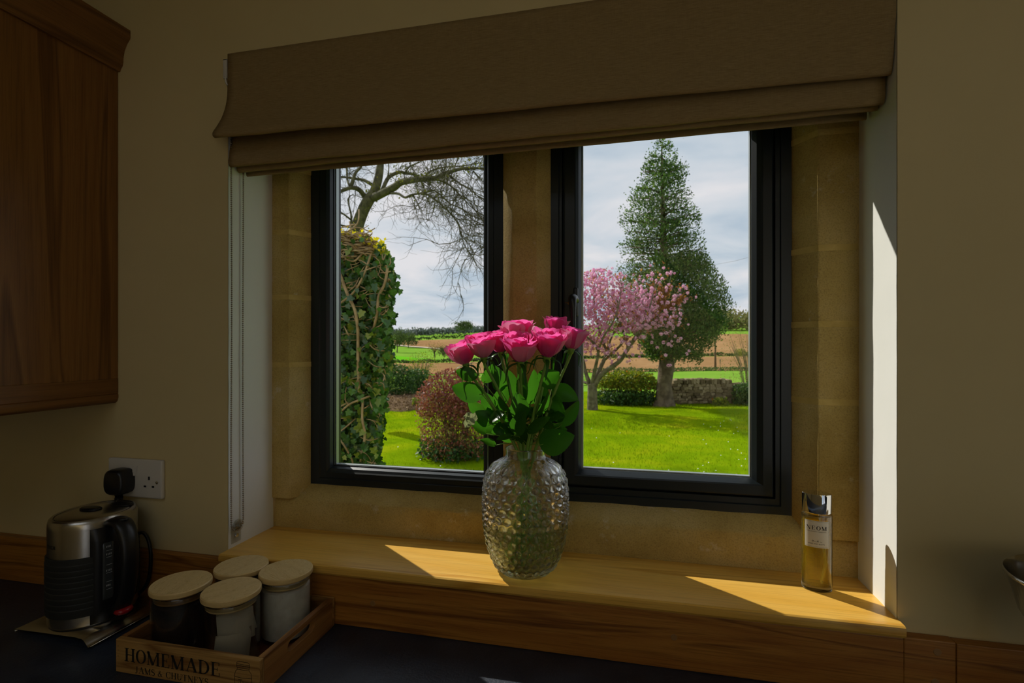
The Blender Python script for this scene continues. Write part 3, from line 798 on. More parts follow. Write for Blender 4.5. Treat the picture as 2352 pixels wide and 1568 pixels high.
# plug: rounded moulded body with a cable neck
pg = empty('power_plug', (-1.125, -.03, 1.13)); setp(pg, 'black moulded plug pushed into the white socket', 'plug')
po = (-1.125, -.03, 1.13)
def pchild(nm, bm, mt):
    o = obj(nm, bm, mt, pg, True, 50); o.location = (-po[0], -po[1], -po[2]); return o
pc = P_at(270, 1106, -.03)
bm = bmesh.new()
pl_ = []
for k in range(36):
    a = 2 * PI * k / 36; c_, s_ = math.cos(a), math.sin(a)
    ex = 0.027 * (abs(c_) ** .55) * (1 if c_ >= 0 else -1); ez = 0.0285 * (abs(s_) ** .62) * (1 if s_ >= 0 else -1)
    ex *= (1 - .10 * (s_ > 0) * abs(s_))
    pl_.append((pc.x + ex, pc.z + ez))
rings = []
for y, sc in ((-.0112, .96), (-.020, 1.0), (-.034, .99), (-.041, .93), (-.0445, .78)):
    rings.append([bm.verts.new((pc.x + (x - pc.x) * sc, y, pc.z + (z - pc.z) * sc)) for x, z in pl_])
for a, b_ in zip(rings[:-1], rings[1:]):
    for k in range(36): bm.faces.new((a[k], a[(k + 1) % 36], b_[(k + 1) % 36], b_[k]))
bm.faces.new(rings[0]); bm.faces.new(rings[-1])
pchild('body', bm, M['black'])
bm = bmesh.new(); tube(bm, [(pc.x + .001, -.028, pc.z - .026), (pc.x + .001, -.028, pc.z - .036), (pc.x + .001, -.029, pc.z - .046)], [.010, .0085, .0065], 12); pchild('cable_neck', bm, M['black'])
bm = bmesh.new()
tube(bm, smooth_path([(pc.x + .001, -.029, pc.z - .044), (pc.x + .002, -.0255, 1.03), (pc.x + .006, -.0252, .965), (-1.09, -.0258, .930), (-1.06, -.0245, .927), (-1.028, -.0242, .96), (-1.0205, -.0242, 1.015), (-1.0265, -.0242, 1.05), (-1.040, -.0245, 1.066), (-1.055, -.0246, 1.062)], 5), .0036, 8)
pchild('cable', bm, M['black'])

# ================================================================== kettle on its base plate
KX, KY = -1.0745, -0.1035
kb = empty('kettle_stand', (-1.07, -.11, ZC)); setp(kb, 'brushed steel kettle stand plate with a rolled right edge', 'kettle stand')
ko = (-1.07, -.11, ZC)
prof = [(-1.160, .0015), (-1.150, .006), (-1.02, .0085), (-.998, .0095), (-.990, .0105), (-.984, .0095), (-.977, .0060), (-.971, .0022), (-.966, .0015), (-.9605, .0045)]
q = smooth_path([Vector((x, 0, z)) for x, z in prof], 5)
yf, yb = -.186, -.034
V = [(p.x + (-.004 if y == yf else 0), y - (.012 * max(0, (p.x + 1.01) / .05) if y == yf else 0), ZC + p.z + .0012) for p in q for y in (yf, yb)]
Fc = [(2 * i, 2 * i + 1, 2 * i + 3, 2 * i + 2) for i in range(len(q) - 1)]
o = pyd('plate', V, Fc, M['steel'], kb, True); o.location = (-ko[0], -ko[1], -ko[2])
md = o.modifiers.new('thickness', 'SOLIDIFY'); md.thickness = .0016; md.offset = 0
bm = bmesh.new(); lathe(bm, [(0, 0), (.058, 0), (.06, .0035), (.058, .008), (0, .008)], 40, (KX, KY, ZC + .0102 - .009)); o = obj('foot', bm, M['black'], kb, True, 40); o.location = (-ko[0], -ko[1], -ko[2])

kt = empty('kettle', (KX, KY, .9315)); setp(kt, 'brushed steel electric kettle with black handle and dark rubber band', 'kettle')
KR = math.radians(8)
def kpt(a, r_scale, z, off=0.0):
    """oval plan, semi-axes 66 x 76 mm"""
    ca, sa = math.cos(a), math.sin(a)
    x = .0680 * r_scale * ca + off * ca; y = .0785 * r_scale * sa + off * sa
    return (KX + x * math.cos(KR) - y * math.sin(KR), KY + x * math.sin(KR) + y * math.cos(KR), z)
def kloft(nm, prof, mt, par=kt, n=72, cap0=True, cap1=True):
    bm = bmesh.new(); R_ = []
    for sc, z, off in prof:
        R_.append([bm.verts.new(kpt(2 * PI * k / n, sc, z, off)) for k in range(n)])
    for a, b_ in zip(R_[:-1], R_[1:]):
        for k in range(n): bm.faces.new((a[k], a[(k + 1) % n], b_[(k + 1) % n], b_[k]))
    if cap0: bm.faces.new(R_[0][::-1])
    if cap1: bm.faces.new(R_[-1])
    o = obj(nm, bm, mt, par, True, 32)
    if par is kt: o.location = (-KX, -KY, -.9315)
    return o
ZB = .9315
body = kloft('body', [(.97, ZB, 0), (1.0, ZB + .003, 0), (1.0, ZB + .05, 0), (1.0, 1.12, 0), (.995, 1.1285, 0), (.972, 1.1345, 0), (.93, 1.1375, 0), (.90, 1.1378, 0), (.875, 1.1365, 0), (.868, 1.1345, 0), (.5, 1.1345, 0)], M['steel'])
kloft('base_ring', [(.955, ZB - .0025, 0), (.975, ZB - .0015, 0), (.98, ZB + .0015, 0)], M['black'])
pr = [(1.0, .953, .0006), (1.0, .9545, .0026)]
for k in range(9):
    z = .961 + k * .0107
    pr += [(1.0, z, .0028), (1.0, z + .004, .0036), (1.0, z + .008, .0036), (1.0, z + .0095, .0026)]
pr += [(1.0, 1.0605, .0028), (1.0, 1.0655, .0026), (1.0, 1.067, .0006)]
kloft('rubber_band', pr, M['rubber'], cap0=False, cap1=False)
lid = kloft('lid', [(.855, 1.131, 0), (.855, 1.1362, 0), (.83, 1.1372, 0), (.5, 1.1385, 0), (.1, 1.1388, 0)], M['steel'])
bm = bmesh.new(); lathe(bm, [(0, .0005), (.022, .0005), (.024, .002), (.021, .004), (0, .0045)], 28, (KX - .012, KY + .002, 1.138), 1.0, .62); obj('lid_button', bm, M['black'], lid, True)
bm = bmesh.new(); lathe(bm, [(0, .0002), (.026, .0002), (.027, .0012), (.024, .002), (0, .0022)], 28, (KX + .018, KY + .044, 1.1382), 1.0, .55); obj('spout_cover', bm, M['black'], lid, True)
# handle on the side towards the viewer
hd = Vector((.975, -.19, 0)).normalized(); hs = Vector((-hd.y, hd.x, 0))
def kh(d, s_, z): return Vector((KX, KY, 0)) + hd * d + hs * s_ + Vector((0, 0, z))
ha = math.atan2(hd.y, hd.x) - KR
def strip(nm, a0, a1, z0, z1, off0, off1, mt, n=10, m=14, round_=.5):
    bm = bmesh.new(); G = []
    for j in range(m + 1):
        z = lp(z0, z1, j / m)
        row = []
        for i in range(n + 1):
            t = i / n; e_ = min(1, 4 * min(t, 1 - t), 8 * min(j / m, 1 - j / m))
            row.append(bm.verts.new(kpt(lp(a0, a1, t), 1.0, z, lp(off0, off1, e_ ** round_))))
        G.append(row)
    for j in range(m):
        for i in range(n): bm.faces.new((G[j][i], G[j][i + 1], G[j + 1][i + 1], G[j + 1][i]))
    o = obj(nm, bm, mt, kt, True); o.location = (-KX, -KY, -.9315); return o
hb = strip('handle_mount', ha - .50, ha + .42, .934, 1.119, .0002, .0065, M['black'])
strip('water_gauge', ha - .26, ha - .02, .975, 1.092, .0058, .0082, plain('smoked_gauge', (0.05, 0.055, 0.056), 0.15))
V, Fc = [], []
def gbar(a0, a1, z0, z1):
    i0 = len(V); V.extend([kpt(a0, 1.0, z0, .0086), kpt(a1, 1.0, z0, .0086), kpt(a1, 1.0, z1, .0086), kpt(a0, 1.0, z1, .0086)]); Fc.append((i0, i0 + 1, i0 + 2, i0 + 3))
for z in (1.073, 1.060, 1.045, 1.029, 1.012, .997): gbar(ha - .19, ha - .07, z, z + .0007)
for z, w_ in ((1.0795, .10), (1.0645, .12), (1.0325, .12), (1.003, .09)):
    for i in range(4): gbar(ha - .19 + i * w_ / 4, ha - .19 + i * w_ / 4 + .014, z, z + .0036)
o = pyd('gauge_marks', V, Fc, M['white_ink'], kt); o.location = (-KX, -KY, -.9315)
bm = bmesh.new()
hpts = smooth_path([kh(.056, 0, 1.118), kh(.080, 0, 1.1265), kh(.100, 0, 1.121), kh(.1125, 0, 1.100), kh(.1165, 0, 1.065), kh(.1135, 0, 1.02), kh(.105, 0, .984), kh(.090, 0, .958), kh(.062, 0, .948)], 4)
nH = len(hpts); rings = []
for i, p in enumerate(hpts):
    t = (hpts[min(i + 1, nH - 1)] - hpts[max(i - 1, 0)]).normalized(); nrm = hs.cross(t).normalized()
    w_, d_ = lp(.0195, .0165, min(1, i / nH * 2)), .0095
    rings.append([bm.verts.new(p + hs * (w_ * math.cos(2 * PI * k / 16)) + nrm * (d_ * math.sin(2 * PI * k / 16))) for k in range(16)])
for a, b_ in zip(rings[:-1], rings[1:]):
    for k in range(16): bm.faces.new((a[k], a[(k + 1) % 16], b_[(k + 1) % 16], b_[k]))
bm.faces.new(rings[0]); bm.faces.new(rings[-1])
hnd = obj('handle', bm, M['black'], kt, True); hnd.location = (-KX, -KY, -.9315)
bm = bmesh.new(); c0 = kh(.090, 0, 1.131); lathe(bm, [(0, 0), (.012, 0), (.0125, .002), (.010, .004), (0, .0045)], 20, c0, 1.2, .8); obj('lid_release', bm, M['black'], hnd, True)
bm = bmesh.new(); c0 = kh(.098, 0, .953)
lathe(bm, [(0, -.006), (.012, -.005), (.016, 0), (.013, .005), (0, .0065)], 20, c0, .9, 1.1); o = obj('switch', bm, M['red'], kt, True); o.location = (-KX, -KY, -.9315)
# maker's name on the steel, right end just in view
aB = math.radians(-118)
def kmap(s_, t_):
    return kpt(aB + KR * 0 + s_ / .072, 1.0, 1.0865 + t_, .0004)
def sans(txt):
    S_ = {'B': g_rect(.0, .15, 0, 1) + g_stroke(arc(.15, .75, .30, .21, 90, -90) , .14) + g_stroke(arc(.15, .28, .34, .23, 90, -90), .14),
          'O': g_ring(.38, .5, .38, .5, .23, .36), 'S': g_stroke(arc(.31, .73, .23, .2, 20, 255) + arc(.31, .27, .24, .2, 80, -160), .14),
          'C': g_ring(.4, .5, .4, .5, .25, .36, math.radians(45), math.radians(315), 20), 'H': g_rect(0, .15, 0, 1) + g_rect(.5, .65, 0, 1) + g_rect(.1, .55, .43, .57)}
    W_ = {'B': .52, 'O': .76, 'S': .58, 'C': .74, 'H': .65}
    out, x = [], 0
    for ch in txt:
        out += [[(p[0] + x, p[1]) for p in poly] for poly in S_[ch]]; x += W_[ch] + .14
    return out, x - .14
polys, tw = sans('BOSCH')
V, Fc = [], []
for poly in polys:
    i0 = len(V); V += [kmap(p[0] / tw * .028, p[1] * .0068) for p in poly]; Fc.append(list(range(i0, i0 + len(poly))))
o = pyd('lettering', V, Fc, M['ink'], kt); o.location = (-KX, -KY, -.9315)

# ================================================================== wooden crate and the four jars
TX0, TX1, TY0, TY1, TZ1 = -.8575, -.5735, -.2385, -.0235, .9755
tr = empty('serving_crate', ((TX0 + TX1) / 2, (TY0 + TY1) / 2, ZC)); setp(tr, 'small wooden crate lettered HOMEMADE holding four storage jars', 'crate')
tro = ((TX0 + TX1) / 2, (TY0 + TY1) / 2, ZC)
def trc(o): o.location = (-tro[0], -tro[1], -tro[2]); return o
bm = bmesh.new(); box(bm, TX0 + .010, TX1 - .010, TY0 + .0105, TY1 - .0082, ZC + .001, ZC + .0065); trc(obj('base', bm, plain('crate_floor', (0.17, 0.05, 0.02), 0.55), tr))
bm = bmesh.new(); box(bm, TX0, TX1, TY0, TY0 + .0105, ZC + .0005, TZ1, .0015); fp = trc(obj('front_board', bm, M['crate'], tr))
bm = bmesh.new(); box(bm, TX0, TX1, TY1 - .008, TY1, ZC + .0005, TZ1, .0015); trc(obj('back_board', bm, M['crate'], tr))
def slot_panel(nm, x0, x1):
    """end board with a stadium-shaped hand hole"""
    y0, y1, z0, z1 = TY0 + .0107, TY1 - .0082, ZC + .0005, TZ1
    bm = bmesh.new()
    outer = [(y0, z0), (y1, z0), (y1, z1), (y0, z1)]
    cy, cz, hl, r = (y0 + y1) / 2, ZC + .0375, .030, .0095
    inner = [(cy + hl + r * math.cos(a), cz + r * math.sin(a)) for a in np.linspace(-PI / 2, PI / 2, 9)] + [(cy - hl + r * math.cos(a), cz + r * math.sin(a)) for a in np.linspace(PI / 2, 3 * PI / 2, 9)]
    def loop(pts):
        vs = [bm.verts.new((x0, p[0], p[1])) for p in pts]
        return [bm.edges.new((vs[i], vs[(i + 1) % len(vs)])) for i in range(len(vs))]
    es = loop(outer) + loop(inner)
    r_ = bmesh.ops.triangle_fill(bm, edges=es, use_beauty=True)
    fs = [f for f in bm.faces]
    ex = bmesh.ops.extrude_face_region(bm, geom=fs)
    for v_ in ex['geom']:
        if isinstance(v_, bmesh.types.BMVert): v_.co.x = x1
    return trc(obj(nm, bm, M['crate_side'], tr))
slot_panel('end_board', TX0, TX0 + .0105); slot_panel('end_board', TX1 - .0105, TX1)
yt = TY0 - .0003
def fmap(x0, z0): return lambda s_, t_: (x0 + s_, yt, z0 + t_)
ta = text_obj('lettering', 'HOMEMADE', fmap(-.8385, .9405), .1925, .0225, M['ink'], fp, .04)
text_obj('lettering', 'JAMS & CHUTNEYS', fmap(-.8165, .9235), .1470, .0106, M['ink'], fp, .05)
# line drawing of a jam jar
def line_art(lines, w_): 
    V, Fc = [], []
    for L in lines:
        for poly in g_stroke(L, w_):
            i0 = len(V); V += [(p[0], yt, p[1]) for p in poly]; Fc.append(list(range(i0, i0 + len(poly))))
    return V, Fc
jx, jz = -.6035, .921
def J(x, z): return (jx + x, jz + z)
body_l = [J(-.0155, .0), J(-.016, .026), J(-.0145, .033), J(-.011, .0365), J(-.011, .0395)]
lines = [body_l, [(2 * jx - a, z) for a, z in body_l], [J(-.0155, 0), J(.0155, 0)], [J(-.0115, .0395), J(.0115, .0395)], [J(-.012, .0405), J(-.012, .0475), J(-.008, .0495), J(.008, .0495), J(.012, .0475), J(.012, .0405)], [J(-.012, .043), J(.012, .0425)], [J(-.012, .0455), J(.012, .045)], [J(-.011, .0365), J(.011, .0365)], [J(-.016, .0245), J(-.005, .0235), J(.016, .0245)], [J(-.016, .0095), J(.005, .0105), J(.016, .0095)],
         [J(-.004, .0205), J(-.005, .0150), J(-.008, .0140), J(-.009, .0160)], [J(-.009, .0205), J(-.002, .0205)], [J(.0015, .0175), J(-.001, .0180), J(-.0012, .0150), J(.0012, .0150), J(.0018, .0178), J(.002, .0148)], [J(.004, .0148), J(.0045, .0178), J(.0055, .0150), J(.0070, .0178), J(.0078, .0150), J(.0092, .0178), J(.0098, .0148)]]
V, Fc = line_art(lines, .0008); pyd('jar_drawing', V, Fc, M['ink'], fp)
V, Fc = [], []
for z in (.964, .957, .947):
    n = 8; i0 = len(V); V += [(TX0 + .0055 + .0008 * math.cos(2 * PI * k / n), yt, z + .0008 * math.sin(2 * PI * k / n)) for k in range(n)]; Fc.append(list(range(i0, i0 + n)))
pyd('nail_holes', V, Fc, M['ink'], fp)

M['jar_glass'] = thin_glass('jar_glass', (0.93, 0.94, 0.93), 1.3)
def tint_bamboo(nm, k): return M['bamboo']
JARS = [('coffee', -.7930, -.1695, .0497, 'glass storage jar of dark granules with bamboo lid, nearest the kettle'),
        ('tea', -.6835, -.1725, .0482, 'glass storage jar of paper tea sachets with bamboo lid'),
        ('back', -.7390, -.0835, .0486, 'bamboo-lidded storage jar at the back against the upstand'),
        ('sugar', -.6415, -.0810, .0484, 'glass storage jar of white powder with bamboo lid')]
ZJ = ZC + .0068
lid_rot = {'coffee': .25, 'tea': -.55, 'back': -.1, 'sugar': 1.15}
for kind, jx_, jy_, r, lab in JARS:
    e_ = empty('storage_jar', (jx_, jy_, ZJ)); setp(e_, lab, 'jar', 'bamboo-lidded jars in the crate')
    rg = r - .0025
    bm = bmesh.new()
    lathe(bm, [(0, .0), (rg - .004, .0), (rg - .001, .002), (rg, .006), (rg, .108), (rg - .0025, .108), (rg - .0025, .006), (rg - .006, .004), (0, .004)], 56)
    obj('glass', bm, M['jar_glass'], e_, True, 40)
    # lid: thick disc with eased edges on a narrower plug and a clear seal
    bm = bmesh.new()
    lathe(bm, [(0, .1125), (r - .003, .1125), (r - .0005, .1140), (r, .1165), (r - .0003, .1215), (r - .0018, .1232), (0, .1234)], 64)
    l_ = obj('lid', bm, M['bamboo'], e_, True, 35); l_.rotation_euler[2] = lid_rot[kind]
    bm = bmesh.new(); lathe(bm, [(0, .098), (rg - .006, .098), (rg - .0045, .100), (rg - .0045, .1124), (0, .1124)], 48); obj('plug', bm, M['peg'] if kind == 'coffee' else M['bamboo'], l_, True, 35)
    bm = bmesh.new(); lathe(bm, [(rg - .0044, .1015), (rg - .0028, .103), (rg - .0028, .1085), (rg - .0044, .110)], 48, close=True); obj('seal', bm, M['clear'], l_, True)
    ri = rg - .0031
    if kind == 'coffee':
        bm = bmesh.new(); lathe(bm, [(0, 0), (ri - .004, 0), (ri, .003), (ri, .088), (ri - .003, .0895), (ri * .5, .0915), (0, .0905)], 40, (0, 0, .0045))
        o = obj('dark_granules', bm, speckled('dark_granules', (0.010, 0.006, 0.005), (0.03, 0.016, 0.010), 60, 0.8), None, True, 40)
        o.location = (jx_, jy_, ZJ); o['kind'] = 'stuff'
        setp(o, 'dark brown granules filling the jar nearest the kettle', 'granules')
    if kind == 'sugar':
        bm = bmesh.new(); lathe(bm, [(0, 0), (ri - .004, 0), (ri, .003), (ri, .089), (ri - .003, .0895), (ri * .5, .091), (0, .090)], 40, (0, 0, .0045))
        o = obj('white_powder', bm, speckled('white_sugar', (0.66, 0.62, 0.55), (0.76, 0.73, 0.66), 80, 0.7), None, True, 40); o.location = (jx_, jy_, ZJ); o['kind'] = 'stuff'
        setp(o, 'white powder filling the right-hand jar', 'powder')
    if kind == 'tea':
        M['paper'] = leafmat('tea_paper', [(0, (0.52, 0.47, 0.38)), (1, (0.58, 0.53, 0.44))], 0.25, 0.9, 0.1, 1.0)
        M['tea'] = speckled('tea_leaf', (0.10, 0.06, 0.03), (0.2, 0.12, 0.06), 300, 0.9)
        vd = Vector((EYE.x - jx_, EYE.y - jy_, 0)).normalized(); sd = Vector((-vd.y, vd.x, 0))
        for q, (d_, s_, zc_, hw, hh, tilt, lab2) in enumerate(((.026, .008, .067, .0285, .027, .06, 'upper paper tea sachet leaning against the jar glass'), (.033, -.001, .033, .0275, .025, -.10, 'lower paper tea sachet at the front of the jar'), (.016, .013, .071, .0270, .026, .20, 'rear paper tea sachet behind the upper one'))):
            te = empty('tea_sachet', (jx_ + vd.x * d_ + sd.x * s_, jy_ + vd.y * d_ + sd.y * s_, ZJ + zc_ - .9 * hh)); setp(te, lab2, 'tea bag', 'tea sachets in the jar')
            n = 10; V = []; Fc = []
            for side in (1, -1):
                i0 = len(V)
                for j in range(n + 1):
                    for i in range(n + 1):
                        a, b_ = i / n * 2 - 1, j / n * 2 - 1
                        th = .0042 * max(0, (1 - a ** 4)) * max(0, (1 - b_ ** 4)) * (1.25 - .5 * b_) * side + .0018 * mnoise.noise((a * 2, b_ * 2 + q * 5, 1.3))
                        x_, z_ = a * hw, b_ * hh + .9 * hh
                        x2 = x_ * math.cos(tilt) - z_ * math.sin(tilt)
                        V.append(sd * x2 + vd * (th - .35 * (x2 * x2) / .03 * 0.6) + Vector((0, 0, x_ * math.sin(tilt) + z_ * math.cos(tilt))))
                for j in range(n):
                    for i in range(n):
                        a = i0 + j * (n + 1) + i; Fc.append((a, a + 1, a + n + 2, a + n + 1) if side > 0 else (a, a + n + 1, a + n + 2, a + 1))
            pyd('paper', V, Fc, M['paper'], te, True)
            V = []; Fc = []
            for i in range(9):
                t = i / 8 * 2 - 1
                V += [sd * (t * hw * .8) + vd * (.0046 - .3 * (t * hw * .8) ** 2 / .03) + Vector((0, 0, .12 * hh)), sd * (t * hw * .8) + vd * (.0052 - .3 * (t * hw * .8) ** 2 / .03) + Vector((0, 0, (.55 + .3 * t + .08 * math.sin(5 * t)) * hh))]
            Fc = [(2 * i, 2 * i + 2, 2 * i + 3, 2 * i + 1) for i in range(8)]
            pyd('tea_panel', V, Fc, plain('tea_through_paper_%d' % q, (0.26, 0.21, 0.15), 0.9), te, True)  # brown panel for the tea showing through the paper

# ================================================================== hobnail glass vase, water
VX, VY = -0.2005, 0.0530
M['glass'] = thick_glass('clear_glass', (0.995, 0.998, 0.995), 1.5, 0.16)
M['water'] = thick_glass('water', (0.92, 0.975, 0.80), 1.33, 0.18)
vz = [0, .004, .012, .030, .050, .080, .120, .156, .175, .191, .203, .2115, .2160, .2195, .2250, .2385]
vr = [.0515, .0550, .0595, .0680, .0755, .0808, .0838, .0830, .0805, .0755, .0680, .0585, .0470, .0395, .0388, .0392]
def vprof(z): return float(np.interp(z, vz, vr))
zs_f = np.linspace(0, .2385, 400)
rr_s = np.interp(zs_f, vz, vr)
ker = np.hanning(21); ker /= ker.sum()
rr_p = np.convolve(np.pad(rr_s, 10, mode='edge'), ker, 'valid')
def vsm(z): return float(np.interp(z, zs_f, rr_p))
ve = empty('glass_vase', (VX, VY, ZS)); setp(ve, 'clear hobnail glass vase of pink roses on the sill', 'vase')
nA, nCol = 308, 28
rows = np.concatenate([np.linspace(0, .2165, 176), np.linspace(.218, .2385, 12)])
pitch = .0148
ang = np.arange(nA) * 2 * PI / nA
V = []
for z in rows:
    r0 = vsm(z)
    if .004 < z < .2165:
        k = int((z - .004) // pitch); zz = ((z - .004) / pitch - k) * 2 - 1
        ph = (k % 2) * .5
        fx = ((ang / (2 * PI) * nCol + ph) % 1.0) * 2 - 1
        d2 = (fx * 1.22) ** 2 + (zz * 1.16) ** 2
        h = np.where(d2 < 1, np.sqrt(np.maximum(0, 1 - d2)), 0)
        amp = .0040 * min(1, max(.25, (.2185 - z) / .03)) * (1.25 if k < 2 else 1.0)
        rr_ = r0 - .0002 + amp * h
    else:
        rr_ = np.full(nA, r0)
    for a, r in zip(ang, rr_): V.append((r * math.cos(a), r * math.sin(a), z))
nR = len(rows)
Q = []
idx = np.arange(nA)
for j in range(nR - 1):
    a = j * nA + idx; b_ = j * nA + (idx + 1) % nA
    Q.append(np.stack([a, b_, b_ + nA, a + nA], 1))
base_i = len(V)
inner_rows = list(np.linspace(.2385, .010, 60))
for z in inner_rows:
    r = max(.004, vsm(z) - (.0042 if z < .214 else .0032)) if z > .0125 else .046
    if z <= .0102: r = .043
    for a in ang: V.append((r * math.cos(a), r * math.sin(a), z + (.0006 if z > .238 else 0)))
Q.append(np.stack([(nR - 1) * nA + idx, (nR - 1) * nA + (idx + 1) % nA, base_i + (idx + 1) % nA, base_i + idx], 1))
for j in range(len(inner_rows) - 1):
    a = base_i + j * nA + idx; b_ = base_i + j * nA + (idx + 1) % nA
    Q.append(np.stack([a, b_, b_ + nA, a + nA], 1))
# floor discs (quads folded to a centre fan)
c_in = len(V); V.append((0, 0, .0095)); c_out = len(V); V.append((0, 0, .0015))
last = base_i + (len(inner_rows) - 1) * nA
Q = np.concatenate(Q)
T = np.concatenate([Q[:, [0, 1, 2]], Q[:, [0, 2, 3]], np.stack([last + idx, last + (idx + 1) % nA, np.full(nA, c_in)], 1), np.stack([(idx + 1) % nA, idx, np.full(nA, c_out)], 1)])
npmesh('body', V, T, M['glass'], ve, True)
WZ = .097
bm = bmesh.new()
wp = [(0, .0094), (.0432, .0098)] + [(vsm(z) - .0039, z) for z in np.linspace(.0128, WZ - .0012, 24)] + [(vsm(WZ) - .0041, WZ), (vsm(WZ) - .0065, WZ - .0006), (0, WZ - .0008)]
lathe(bm, wp, 96)
wo = obj('water', bm, M['water'], None, True, 50); wo.location = (VX, VY, ZS); setp(wo, 'clear water in the lower part of the vase', 'water'); wo['kind'] = 'stuff'

# ================================================================== perfume bottle
BX, BY = .3315, .0835
M['perfume'] = thick_glass('yellow_oil', (0.99, 0.90, 0.25), 1.40, 0.45, (0.98, 0.88, 0.22))
pb = empty('room_spray_bottle', (BX, BY, ZS)); setp(pb, 'oval glass spray bottle of yellow liquid with chrome cap', 'bottle')
pb.rotation_euler[2] = math.radians(-12)
RA, RB = .0245, .0165
def bl_(nm, prof, mt, par=pb, n=56, smooth=True):
    bm = bmesh.new(); lathe(bm, prof, n, (0, 0, 0), RA, RB); return obj(nm, bm, mt, par, smooth, 40)
bl_('glass', [(0, .0), (.90, .0), (.97, .0012), (1.0, .004), (1.0, .135), (.98, .1375), (.72, .1385), (.72, .1395), (.62, .1395), (.62, .137), (.88, .134), (.90, .128), (.90, .0125), (.84, .0095), (0, .0085)], M['glass'])
bl_('liquid', [(0, .0088), (.83, .0098), (.885, .0126), (.885, .124), (0, .1238)], M['perfume'])
cap = bl_('cap', [(0, .1398), (.95, .1398), (.965, .1405), (.965, .1725), (.955, .1738), (0, .174)], M['chrome'])
# paper label wrapped round the face
def bmap(cx0, z0, off=.0006):
    def f(s_, t_):
        a = -PI / 2 + (cx0 + s_) / .0245
        return ((RA + off) * math.cos(a), (RB + off) * math.sin(a), z0 + t_)
    return f
V, Fc = [], []
f_ = bmap(0, .080, .0004); n = 24
for i in range(n + 1):
    s_ = -.0225 + .042 * i / n
    V += [f_(s_, 0), f_(s_, .0475)]
for i in range(n): Fc.append((2 * i, 2 * i + 2, 2 * i + 3, 2 * i + 1))
lbl = pyd('label', V, Fc, plain('cream_label', (0.72, 0.69, 0.60), 0.6), pb, True)
text_obj('lettering', 'NEOM', bmap(-.0185, .1115), .0330, .0070, M['ink'], lbl, .16)
text_obj('small_print', 'ORGANICS | LONDON', bmap(-.0180, .1075), .0320, .0019, M['greyink'], lbl, .12)
text_obj('small_print', 'MAKE YOU HAPPY', bmap(-.0155, .0855), .0265, .0021, M['ink'], lbl, .14)
scr = [[(.0, .4), (.12, .1), (.25, .5), (.1, .9), (.3, .6), (.4, .1), (.55, .5), (.62, .1), (.78, .5), (.85, .1), (1.0, .4), (1.05, 1.0), (1.1, .1)], [(1.35, .3), (1.5, .5), (1.6, .1), (1.75, .5)]]
V, Fc = [], []
f_ = bmap(-.0095, .0895)
for L in scr:
    for poly in g_stroke(L, .09):
        i0 = len(V); V += [f_(p[0] * .0090, p[1] * .0040) for p in poly]; Fc.append(list(range(i0, i0 + 4)))
pyd('script_print', V, Fc, M['ink'], lbl)
V, Fc = [], []
f_ = bmap(0, .080, .0005)
for s0, s1, z0, z1 in ((.0178, .0181, .0015, .046), (-.022, .0181, .0457, .0460), (-.022, .0181, .0015, .0018)):
    for i in range(8):
        a0, a1 = lp(s0, s1, i / 8), lp(s0, s1, (i + 1) / 8); i0 = len(V); V += [f_(a0, z0), f_(a1, z0), f_(a1, z1), f_(a0, z1)]; Fc.append((i0, i0 + 1, i0 + 2, i0 + 3))
pyd('label_border', V, Fc, M['greyink'], lbl)
# faint print on the back of the bottle and the dip tube
V, Fc = [], []
for k in range(22):
    z = .070 - k * .0021; w_ = .030 - .006 * RND.random()
    for i in range(6):
        a0 = PI / 2 + (-w_ / 2 + w_ * i / 6) / .0245; a1 = PI / 2 + (-w_ / 2 + w_ * (i + .8) / 6) / .0245; i0 = len(V)
        V += [((RA + .0003) * math.cos(a), (RB + .0003) * math.sin(a), zz) for a, zz in ((a0, z), (a1, z), (a1, z + .0006), (a0, z + .0006))]; Fc.append((i0, i0 + 1, i0 + 2, i0 + 3))
pyd('back_print', V, Fc, M['greyink'], pb)
bm = bmesh.new(); tube(bm, smooth_path([(.004, .002, .137), (.008, .002, .09), (.012, 0, .05), (.006, -.002, .0135)], 6), .0014, 8); obj('dip_tube', bm, M['white_plastic'], pb, True)

# ================================================================== steel bowl at the right edge of the worktop
pt = empty('steel_bowl', (.587, -.1636, ZC)); setp(pt, 'polished steel bowl with rolled rim at the right edge', 'bowl')
bm = bmesh.new(); PR = .1018; ZR = 1.18 - ZC
lathe(bm, [(.012, ZR - .105), (.040, ZR - .100), (.066, ZR - .082), (.086, ZR - .050), (PR * .965, ZR - .010), (PR * .985, ZR - .003), (PR * 1.0, ZR), (PR * 1.012, ZR - .0015), (PR * 1.008, ZR - .0045), (PR * .985, ZR - .006), (.088, ZR - .052), (.068, ZR - .086), (.040, ZR - .105), (.012, ZR - .109)], 84, close=True)
obj('bowl', bm, plain('polished_steel', (0.42, 0.40, 0.35), 0.16, 1.0), pt, True, 60)
bm = bmesh.new(); lathe(bm, [(0, .0005), (.056, .0005), (.058, .004), (.03, .012), (.014, .03), (.012, ZR - .112), (.016, ZR - .104), (0, ZR - .104)], 40)
obj('foot', bm, M['steel'], pt, True, 60)

